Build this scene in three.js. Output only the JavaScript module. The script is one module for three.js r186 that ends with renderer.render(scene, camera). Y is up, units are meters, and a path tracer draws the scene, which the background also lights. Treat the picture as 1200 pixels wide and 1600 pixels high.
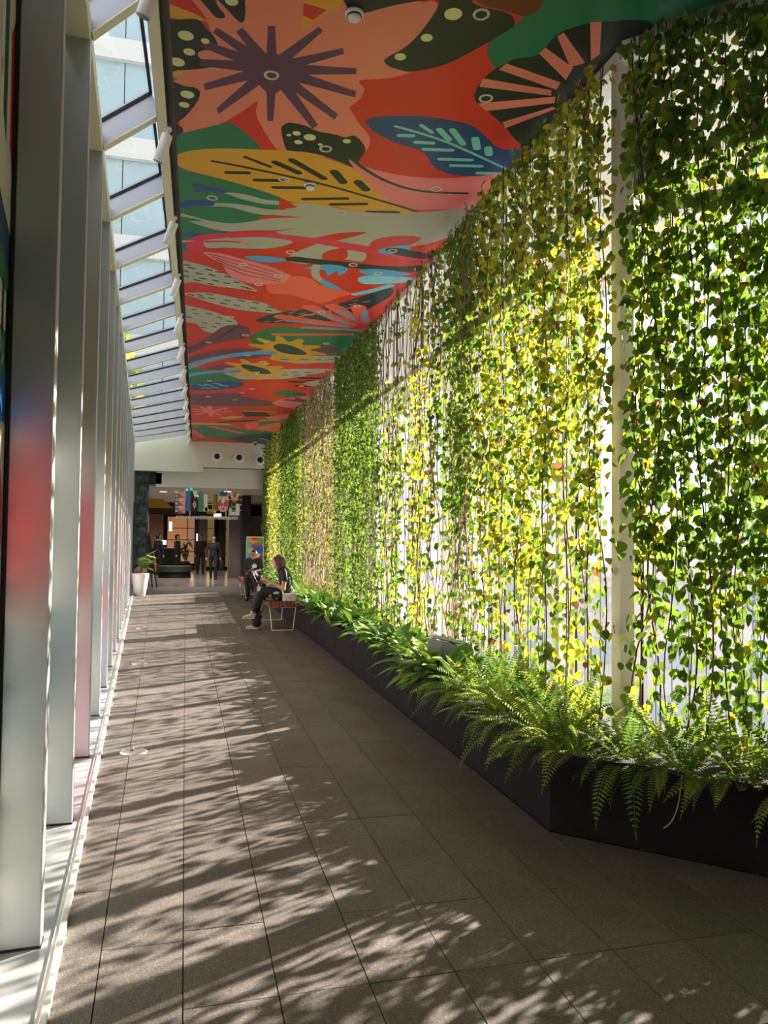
import * as THREE from 'three';
import { mergeGeometries, mergeVertices, toCreasedNormals } from 'three/addons/utils/BufferGeometryUtils.js';
import { RoundedBoxGeometry } from 'three/addons/geometries/RoundedBoxGeometry.js';
import { MarchingCubes } from 'three/addons/objects/MarchingCubes.js';
import { FontLoader } from 'three/addons/loaders/FontLoader.js';
import { RectAreaLightUniformsLib } from 'three/addons/lights/RectAreaLightUniformsLib.js';

// ---------- camera, sky, sun, exposure ----------
RectAreaLightUniformsLib.init();
const scene = new THREE.Scene();
const renderer = new THREE.WebGLRenderer({ antialias: true });
renderer.toneMapping = THREE.LinearToneMapping;
renderer.toneMappingExposure = 1.0;
renderer.shadowMap.enabled = true;
const camera = new THREE.PerspectiveCamera(2 * Math.atan(800 / 1202) * 180 / Math.PI, 0.75, 0.05, 400);
camera.position.set(0, 1.5, 0);
camera.rotation.order = 'YXZ';
camera.rotation.set(THREE.MathUtils.degToRad(2.0), THREE.MathUtils.degToRad(-14.46), THREE.MathUtils.degToRad(0.57));
camera.updateMatrixWorld();
{ // a hazy, nearly white afternoon sky, a little brighter towards the horizon
  const W = 64, H = 32, d = new Float32Array(W * H * 4);
  for (let j = 0; j < H; j++) for (let i = 0; i < W; i++) {
    const e = Math.max(0, (j + 0.5) / H * 2 - 1), k = 2.1 - 0.5 * e, o = (j * W + i) * 4;
    d[o] = k * 0.97; d[o + 1] = k; d[o + 2] = k * 1.05; d[o + 3] = 1;
  }
  const t = new THREE.DataTexture(d, W, H, THREE.RGBAFormat, THREE.FloatType);
  t.mapping = THREE.EquirectangularReflectionMapping; t.magFilter = THREE.LinearFilter; t.needsUpdate = true;
  scene.background = t; scene.environment = t;
}
const SUN = new THREE.Vector3(0.889 * Math.cos(0.358), Math.sin(0.358), -0.457 * Math.cos(0.358));
const sun = new THREE.DirectionalLight(new THREE.Color().setRGB(1, 0.84, 0.72), 36);
sun.name = 'sun'; sun.position.copy(SUN).multiplyScalar(60).add(new THREE.Vector3(1, 0, -12)); sun.target.position.set(1, 0, -12);
sun.castShadow = true; sun.shadow.radius = 1.2; sun.shadow.mapSize.set(4096, 4096);
Object.assign(sun.shadow.camera, { left: -20, right: 20, top: 20, bottom: -20, near: 1, far: 120 });
scene.add(sun, sun.target);

// ---------- helpers ----------
let seed = 7;
const rnd = () => { seed = (seed + 0x6d2b79f5) | 0; let t = Math.imul(seed ^ (seed >>> 15), 1 | seed); t = (t + Math.imul(t ^ (t >>> 7), 61 | t)) ^ t; return ((t ^ (t >>> 14)) >>> 0) / 4294967296; };
const rr = (a, b) => a + (b - a) * rnd();
const V = (x, y, z) => new THREE.Vector3(x, y, z);
const taken = {};
const numbered = (n) => { const k = taken[n] = (taken[n] ?? -1) + 1; return k ? n + '_' + String(k).padStart(3, '0') : n; };
const lin = (r, g, b) => new THREE.Color().setRGB(r, g, b);
const mat = (c, roughness = 0.7, o = {}) => new THREE.MeshStandardMaterial({ color: c, roughness, metalness: 0, ...o });
const phys = (c, roughness, o = {}) => new THREE.MeshPhysicalMaterial({ color: c, roughness, metalness: 0, ...o });
function shade(m) { m.castShadow = true; m.receiveShadow = true; return m; }
function thing(name, label, category, [x, y, z] = [0, 0, 0], turn = 0, group) {
  const o = new THREE.Group(); o.name = numbered(name); o.position.set(x, y, z); o.rotation.y = turn;
  o.userData = { label, category }; if (group) o.userData.group = group;
  scene.add(o); return o;
}
function part(parent, name, geometry, material) { const m = shade(new THREE.Mesh(geometry, material)); m.name = name; parent.add(m); return m; }
function one(name, label, category, geometry, material, pos = [0, 0, 0], group) {
  const m = shade(new THREE.Mesh(geometry, material)); m.name = numbered(name); m.position.set(...pos); m.userData = { label, category };
  if (group) m.userData.group = group; scene.add(m); return m;
}
function structGroup(name, label) { const o = new THREE.Group(); o.name = name; o.userData = { kind: 'structure', label, category: 'building' }; scene.add(o); return o; }
function struct(name, label, geometry, material) { const m = shade(new THREE.Mesh(geometry, material)); m.name = name; m.userData = { kind: 'structure', label, category: 'building' }; scene.add(m); return m; }
const box = (w, h, d, x = 0, y = 0, z = 0) => new THREE.BoxGeometry(w, h, d).translate(x, y, z);
const rbox = (w, h, d, x = 0, y = 0, z = 0, r = 0.005, s = 1) => new RoundedBoxGeometry(w, h, d, s, r).translate(x, y, z);
const span = (x0, x1, y0, y1, z0, z1) => box(x1 - x0, y1 - y0, Math.abs(z1 - z0), (x0 + x1) / 2, (y0 + y1) / 2, (z0 + z1) / 2);
const rspan = (x0, x1, y0, y1, z0, z1, r = 0.006) => rbox(x1 - x0, y1 - y0, Math.abs(z1 - z0), (x0 + x1) / 2, (y0 + y1) / 2, (z0 + z1) / 2, r);
const merge = (l) => mergeGeometries(l.map((g) => { const q = g.index ? g.toNonIndexed() : g; for (const k of Object.keys(q.attributes)) if (!['position', 'normal', 'uv'].includes(k)) q.deleteAttribute(k); return q; }));
function prism(pts, y0, y1) { // plan polygon [x, z] raised from y0 to y1
  const s = new THREE.Shape(pts.map(([x, z]) => new THREE.Vector2(x, -z)));
  return new THREE.ExtrudeGeometry(s, { depth: y1 - y0, bevelEnabled: false }).rotateX(-Math.PI / 2).translate(0, y0, 0);
}
function rod(a, b, r, n = 6) { // straight round bar
  const d = b.clone().sub(a), g = new THREE.CylinderGeometry(r, r, d.length(), n);
  return g.applyQuaternion(new THREE.Quaternion().setFromUnitVectors(V(0, 1, 0), d.clone().normalize())).translate((a.x + b.x) / 2, (a.y + b.y) / 2, (a.z + b.z) / 2);
}
function beam(a, b, w, h, up = V(0, 1, 0)) { // square bar from a to b: w across, h along up
  const z = b.clone().sub(a), L = z.length(); z.normalize();
  const x = up.clone().cross(z).normalize(), y = z.clone().cross(x);
  return box(w, h, L).applyMatrix4(new THREE.Matrix4().makeBasis(x, y, z)).translate((a.x + b.x) / 2, (a.y + b.y) / 2, (a.z + b.z) / 2);
}
const tube = (pts, r, seg = 12, n = 5) => new THREE.TubeGeometry(new THREE.CatmullRomCurve3(pts), seg, r, n, false);
const WORDS = ['first', 'second', 'third', 'fourth', 'fifth', 'sixth', 'seventh', 'eighth', 'ninth', 'tenth', 'eleventh', 'twelfth', 'thirteenth', 'fourteenth', 'fifteenth', 'sixteenth', 'seventeenth', 'eighteenth', 'nineteenth', 'twentieth'];
const ord = (i) => WORDS[i] ?? (i + 1) + 'th';
function canvasTexture(w, h, draw) { const c = document.createElement('canvas'); c.width = w; c.height = h; draw(c.getContext('2d'), w, h); const t = new THREE.CanvasTexture(c); t.colorSpace = THREE.SRGBColorSpace; t.anisotropy = 8; return t; }
function noiseTexture(n, f, srgb = true) { // f(x, y, fine, coarse) -> [r, g, b] 0..1 ; wraps
  const grid = (k) => { const g = new Float32Array(k * k).map(() => rnd()); return (x, y) => { x = x * k; y = y * k; const i = Math.floor(x), j = Math.floor(y), u = x - i, v = y - j, a = (p, q) => g[((q % k + k) % k) * k + ((p % k + k) % k)], s = u * u * (3 - 2 * u), t = v * v * (3 - 2 * v); return (a(i, j) * (1 - s) + a(i + 1, j) * s) * (1 - t) + (a(i, j + 1) * (1 - s) + a(i + 1, j + 1) * s) * t; }; };
  const g1 = grid(4), g2 = grid(11), g3 = grid(37), d = new Uint8Array(n * n * 4);
  for (let j = 0; j < n; j++) for (let i = 0; i < n; i++) {
    const x = i / n, y = j / n, c = f(x, y, rnd(), 0.5 * g1(x, y) + 0.3 * g2(x, y) + 0.2 * g3(x, y)), o = (j * n + i) * 4;
    for (let q = 0; q < 3; q++) d[o + q] = Math.max(0, Math.min(255, 255 * c[q])); d[o + 3] = 255;
  }
  const t = new THREE.DataTexture(d, n, n); t.magFilter = THREE.LinearFilter; t.wrapS = t.wrapT = THREE.RepeatWrapping; if (srgb) t.colorSpace = THREE.SRGBColorSpace; t.needsUpdate = true; return t;
}
// world-metre uv on the flattest plane of every face
function metreUV(g, k = 1) {
  const q = g.index ? g.toNonIndexed() : g; q.computeVertexNormals(); const p = q.attributes.position, n = q.attributes.normal, uv = new Float32Array(p.count * 2);
  for (let i = 0; i < p.count; i++) { const ax = Math.abs(n.getX(i)), ay = Math.abs(n.getY(i)), az = Math.abs(n.getZ(i)); const [a, b] = ay >= ax && ay >= az ? [p.getX(i), p.getZ(i)] : ax >= az ? [p.getZ(i), p.getY(i)] : [p.getX(i), p.getY(i)]; uv[2 * i] = a * k; uv[2 * i + 1] = b * k; }
  q.setAttribute('uv', new THREE.BufferAttribute(uv, 2)); return q;
}

// ---------- plan of the place (metres) ----------
const CEIL = 4.4;
const XL = (s) => -0.33 - 0.0485 * s;      // front of the mullions on the mural side, s = distance along the corridor
const XC = (s) => -0.2 + 0.0148 * s;       // near edge of the painted ceiling
const XG = 2.44, PLX = 1.848;              // window mullions, planter front
const END = 23.9;
const CORNER = [2.44, -3.93];
const wing = (t, o = 0) => [CORNER[0] + t * 0.7071 + o * 0.7071, CORNER[1] + t * 0.7071 - o * 0.7071]; // along the angled wing, o outwards

// ---------- materials ----------
const M = {
  alu: mat(lin(0.43, 0.45, 0.47), 0.38, { metalness: 0.55 }),
  aluSky: mat(lin(0.43, 0.44, 0.5), 0.45, { metalness: 0.25 }),
  cream: mat(lin(0.72, 0.68, 0.53), 0.5),
  whitePaint: mat(lin(0.74, 0.74, 0.72), 0.45),
  lilac: mat(lin(0.55, 0.53, 0.58), 0.45),
  black: mat(lin(0.012, 0.012, 0.013), 0.6),
  gasket: mat(lin(0.008, 0.008, 0.008), 0.8),
  glass: phys(lin(0.96, 0.98, 0.97), 0.02, { transmission: 1, thickness: 0, ior: 1.45 }),
  wall: mat(lin(0.6, 0.61, 0.5), 0.22),
  concrete: mat(lin(0.6, 0.6, 0.58), 0.9),
  steel: mat(lin(0.62, 0.62, 0.62), 0.3, { metalness: 0.9 }),
  soil: mat(lin(0.03, 0.022, 0.016), 1),
};

// ---------- floor: staggered granite tiles ----------
const granite = [0, 1, 2].map((v) => noiseTexture(256, (x, y, f, c) => { const s = f > 0.93 ? 1.45 : f < 0.08 ? 0.6 : 0.9 + 0.2 * f, k = (0.345 + 0.05 * (c - 0.5) + 0.012 * (v - 1)) * s; return [k * 1.03, k, k * 0.94]; }));
const graniteBump = noiseTexture(256, (x, y, f, c) => { const k = 0.4 + 0.45 * f + 0.2 * c; return [k, k, k]; }, false);
const graniteRough = noiseTexture(256, (x, y, f, c) => { const k = 0.42 + 0.25 * c + 0.12 * f; return [k, k, k]; }, false);
const tileMats = granite.map((t) => mat(0xffffff, 1, { map: t, bumpMap: graniteBump, bumpScale: 0.0012, roughnessMap: graniteRough }));
const floor = structGroup('floor', 'dark granite tiled corridor floor dappled with sunlight');
part(floor, 'grout_bed', prism([[-2, 2.1], [8.6, 2.1], wing(0.3, 0.16), [2.62, -4.0], [2.62, -24.05], [-2, -24.05]], -0.2, -0.012), mat(lin(0.02, 0.019, 0.017), 0.95));
const tileGeo = {};
function tile(x0, x1, z0, z1) { // z0 > z1
  const g = 0.002, w = x1 - x0 - 2 * g, d = z0 - z1 - 2 * g, key = w.toFixed(3) + '_' + d.toFixed(3);
  tileGeo[key] ??= metreUV(box(w, 0.02, d, 0, -0.01, 0), 1.25);
  const m = part(floor, 'tile', tileGeo[key], tileMats[Math.floor(rnd() * 3)]);
  m.position.set((x0 + x1) / 2, rr(-0.0012, 0.0008), (z0 + z1) / 2); return m;
}
const COLS = [0.02, 0.325, 0.63, 0.935, 1.24, 1.545, 1.848];
const stagger = [0.5, 0.95, 0.5, 0.5, 1.0, 0.5];
for (let c = 0; c < 6; c++) {
  let z = -2.575; let L = stagger[c];
  while (z > -24) { const e = Math.max(z - L, -24.0); tile(COLS[c], COLS[c + 1], z, e); z = e; L = 1.0; }
  for (let q = -2.575, k = c; q < 2; k++) { const e = Math.min(2, q + (q < -2.5 ? (k % 2 ? 0.5 : 1) : 1)); tile(COLS[c], COLS[c + 1], e, q); q = e; }
}
// cut tiles along the planter wing
for (let c = 0; c < 14; c++) {
  const x0 = 1.848 + 0.305 * c, x1 = x0 + 0.305; let z = 2;
  const lim = (x) => x - 5.52; // planter front line x - z = 5.52
  while (z > lim(x0)) {
    const e = z === 2 ? -0.575 - (c % 2) * 0.5 : z - 1; if (e > lim(x1)) tile(x0, x1, z, e);
    else { const a = Math.max(e, lim(x0)); const pts = [[x0 + 0.002, z - 0.002], [x1 - 0.002, z - 0.002], [x1 - 0.002, Math.min(z - 0.002, Math.max(e, lim(x1)))], ...(e > lim(x0) ? [[e + 5.52, e + 0.002]] : []), [x0 + 0.002, a + 0.002]]; if (lim(x1) < z) part(floor, 'tile', metreUV(prism(pts, -0.02, 0), 1.25), tileMats[c % 3]); else part(floor, 'tile', metreUV(prism([[x0 + 0.002, z - 0.002], [z + 5.52, z - 0.002], [x0 + 0.002, a + 0.002]], -0.02, 0), 1.25), tileMats[c % 3]); }
    z = e;
  }
}
// two slanting border courses that follow the mural wall
const XJ = (s) => -0.176 - 0.0302 * s, XR = (s) => -0.255 - 0.0493 * s;
for (const [f, h, n0] of [[XJ, () => 0.02, 0], [XR, XJ, 0.5]]) for (let s = -2 + n0; s < 24; s += 1) {
  const e = Math.min(s + 1, 24), g = 0.002;
  part(floor, 'tile', metreUV(prism([[f(s) + g, -s - g], [h(s) - g, -s - g], [h(e) - g, -e + g], [f(e) + g, -e + g]], -0.02, rr(-0.001, 0.0008)), 1.25), tileMats[Math.floor(rnd() * 3)]);
}

// ---------- mural side wall ----------
const wallLeft = structGroup('wall_left', 'aluminium framed wall with painted mural panels');
wallLeft.position.set(-0.33, 0, 0); wallLeft.rotation.y = Math.atan(0.0485);
const MS = []; for (let k = -4; k <= 16; k++) MS.push(3.084 + 1.2515 * k);
const muralArt = (v) => canvasTexture(300, 1000, (g, W, H) => { // 1.25 m x 4.15 m of bold print
  const Y = (y) => H * (1 - y / 4.15), X = (x) => W * x / 1.25; // x from the near edge to the far edge
  const poly = (c, ...p) => { g.fillStyle = c; g.beginPath(); p.forEach(([x, y], i) => i ? g.lineTo(X(x), Y(y)) : g.moveTo(X(x), Y(y))); g.fill(); };
  g.fillStyle = '#d8d2c6'; g.fillRect(0, 0, W, H);
  if (v === 0) {
    for (let k = 0; k < 7; k++) { poly('#c81e28', [0.3, 3.98 - k * 0.27], [1.0, 3.92 - k * 0.27], [0.95, 3.7 - k * 0.27], [0.78, 3.86 - k * 0.27]); }
    g.fillStyle = '#d8d2c6'; g.fillRect(0, Y(2.84), W, H);
    g.fillStyle = '#1c1416'; for (const x of [0.6, 0.72, 0.79]) g.fillRect(X(x), Y(4.15), 5, Y(2.9) - Y(4.15)); for (let k = 0; k < 8; k++) g.fillRect(X(0.6), Y(4.1 - k * 0.17), X(0.2), 5);
    poly('#24405c', [1.03, 4.15], [1.12, 4.15], [1.1, 2.86], [1.03, 2.95]); poly('#b82028', [1.16, 3.3], [1.25, 3.4], [1.25, 2.8], [1.18, 2.9]);
    poly('#1f3f66', [0, 3.2], [0.7, 2.78], [1.25, 2.58], [1.25, 2.4], [0.8, 2.54], [0, 2.75]);
    poly('#2c6a44', [0, 2.75], [0.75, 2.57], [1.25, 2.45], [1.25, 2.0], [0, 2.0]);
    poly('#d6d4ce', [0, 2.5], [0.8, 2.41], [1.2, 2.36], [1.2, 2.22], [0, 2.22]); g.fillStyle = '#171b18'; for (let k = 0; k < 14; k++) g.fillRect(X(0.02 + k * 0.09), Y(2.5 - k * 0.0095), X(0.045), Y(2.22) - Y(2.5));
    poly('#1e5fa8', [0, 2.06], [1.25, 2.06], [1.25, 1.89], [0, 1.89]);
    poly('#d8d2c6', [0, 1.89], [1.25, 1.89], [1.25, 0], [0, 0]);
    g.fillStyle = '#d84a50'; g.beginPath(); g.ellipse(X(0.8), Y(1.55), X(0.42), Y(0) - Y(0.36), 0, 0, 7); g.fill();
    g.fillStyle = '#b81e30'; g.beginPath(); g.ellipse(X(0.72), Y(1.5), X(0.2), Y(0) - Y(0.2), 0, 0, 7); g.fill();
    poly('#9fb4b8', [0, 1.15], [1.25, 1.15], [1.25, 0], [0, 0]); poly('#c9cfcc', [0, 0.6], [1.25, 0.7], [1.25, 0], [0, 0]);
  } else if (v === 1) {
    poly('#9fb0b4', [0, 4.15], [1.25, 4.15], [1.25, 0], [0, 0]); poly('#c5ccca', [0, 2.6], [1.25, 2.3], [1.25, 0], [0, 0.4]); poly('#7d949c', [0, 1.2], [1.25, 1.1], [1.25, 0.5], [0, 0.7]);
  } else if (v === 2) {
    poly('#c6c9c6', [0, 4.15], [1.25, 4.15], [1.25, 0], [0, 0]); poly('#c0a448', [0, 3.4], [1.25, 3.2], [1.25, 2.3], [0, 2.4]); poly('#c65a66', [0, 1.9], [1.25, 1.8], [1.25, 1.0], [0, 1.2]); poly('#c9a9b4', [0, 0.8], [1.25, 0.8], [1.25, 0], [0, 0]);
  } else {
    poly('#b9c0c4', [0, 4.15], [1.25, 4.15], [1.25, 0], [0, 0]); poly('#d2b254', [0, 2.9], [1.25, 2.7], [1.25, 1.9], [0, 2.1]); poly('#a8b4c8', [0, 1.5], [1.25, 1.4], [1.25, 0], [0, 0]); poly('#d38a86', [0, 0.9], [1.25, 1.1], [1.25, 0.6], [0, 0.6]);
  }
});
const artMats = [0, 1, 2, 3].map((v) => mat(0xffffff, 0.35, { map: muralArt(v) }));
const artOrder = { 3: 0, 4: 1, 5: 2, 6: 1, 7: 3, 8: 1, 9: 2, 10: 3, 11: 1, 12: 2, 13: 3 };
const mullionGeo = merge([rspan(-0.15, 0, 0.02, 4.2, -0.04, 0.04, 0.006)]), gasketGeo = span(-0.16, -0.15, 0.02, 4.15, -0.047, 0.047);
const panelGeo = (() => { const g = new THREE.BoxGeometry(0.03, 4.13, 1.2); return g; })(); // +x face looks into the corridor: u runs along -z
for (let i = 0; i < MS.length; i++) {
  const m = part(wallLeft, 'mullion', mullionGeo, M.alu); m.position.z = -MS[i];
  const q = part(wallLeft, 'gasket', gasketGeo, M.gasket); q.position.z = -MS[i];
  const f = part(wallLeft, 'foot_plate', span(-0.152, 0.001, 0.014, 0.02, -0.042, 0.042), M.gasket); f.position.z = -MS[i];
  if (i < MS.length - 1) { const p = part(wallLeft, 'mural_panel', panelGeo, artMats[artOrder[i] ?? (i % 3) + 1]); p.position.set(-0.178, 2.085, -(MS[i] + 0.6258)); }
}
{ const L0 = MS[0] - 0.1, L1 = MS[MS.length - 1] + 0.3, z0 = -L0, z1 = -L1;
  part(wallLeft, 'sill', rspan(-0.19, 0.05, -0.02, 0.014, z0, z1, 0.004), mat(lin(0.3, 0.32, 0.345), 0.3));
  part(wallLeft, 'floor_rail', merge([rspan(0.05, 0.074, -0.02, 0.026, z0, z1, 0.004), span(0.036, 0.05, 0.0, 0.02, z0, z1)]), mat(lin(0.72, 0.71, 0.68), 0.3, { metalness: 0.4 }));
  part(wallLeft, 'backing_wall', span(-0.45, -0.2, -0.2, 4.25, z0, z1), M.concrete);
  part(wallLeft, 'eave_beam', merge([rspan(-0.15, 0.0, 4.15, 4.27, z0, z1, 0.006)]), M.cream);
}

// ---------- skylight strip over the mural wall ----------
const sky1 = structGroup('window_1', 'sloping strip of skylight windows between pale bars');
{
  const low = (s) => V(XL(s) + 0.0, 4.2, -s), high = (s) => V(XC(s) - 0.09, 4.5, -s);
  for (let i = 0; i < MS.length; i++) {
    const s = MS[i] / 1.00118, a = low(s), b = high(s), dir = b.clone().sub(a).normalize(), up = V(-dir.y, dir.x, 0);
    const bar = part(sky1, 'glazing_bar', beam(a.clone().addScaledVector(up, 0.08), b.clone().addScaledVector(up, 0.08), 0.07, 0.17, up), M.aluSky);
    part(bar, 'cover_strip', beam(a.clone().addScaledVector(up, -0.009), b.clone().addScaledVector(up, -0.009), 0.074, 0.008, up), M.cream);
    if (i === MS.length - 1) continue;
    const t = MS[i + 1] / 1.00118, c = low(t), d = high(t), up2 = V(-(d.y - c.y), d.x - c.x, 0).normalize();
    const q = [[s + 0.036, 0.15], [t - 0.036, 0.15]];
    const P = [a.clone().addScaledVector(up, 0.15), b.clone().addScaledVector(up, 0.15), d.clone().addScaledVector(up2, 0.15), c.clone().addScaledVector(up2, 0.15)];
    P[0].z -= 0.036; P[1].z -= 0.036; P[2].z += 0.036; P[3].z += 0.036;
    const g = new THREE.BufferGeometry(); g.setAttribute('position', new THREE.Float32BufferAttribute([0, 1, 2, 0, 2, 3].flatMap((k) => P[k].toArray()), 3)); g.computeVertexNormals();
    part(sky1, 'pane', g, M.glass);
    part(sky1, 'gasket', merge([beam(P[2].clone().addScaledVector(up2, -0.012), P[3].clone().addScaledVector(up2, -0.012), 0.02, 0.022, up2), beam(P[1].clone().addScaledVector(up, -0.012), P[2].clone().addScaledVector(up2, -0.012), 0.022, 0.02, V(1, 0, 0)), beam(P[0].clone().addScaledVector(up, -0.01), P[1].clone().addScaledVector(up, -0.01), 0.02, 0.012, up)]), M.gasket);
  }
  const s0 = MS[0], s1 = END, h0 = high(s0), h1 = high(s1);
  part(sky1, 'ridge_beam', merge([beam(h0.clone().add(V(-0.005, 0.1, 0)), h1.clone().add(V(-0.005, 0.1, 0)), 0.07, 0.34)]), M.aluSky);
  part(sky1, 'ridge_trim', beam(h0.clone().add(V(0.0, -0.08, 0)), h1.clone().add(V(0.0, -0.08, 0)), 0.062, 0.05), M.cream);
}

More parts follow.
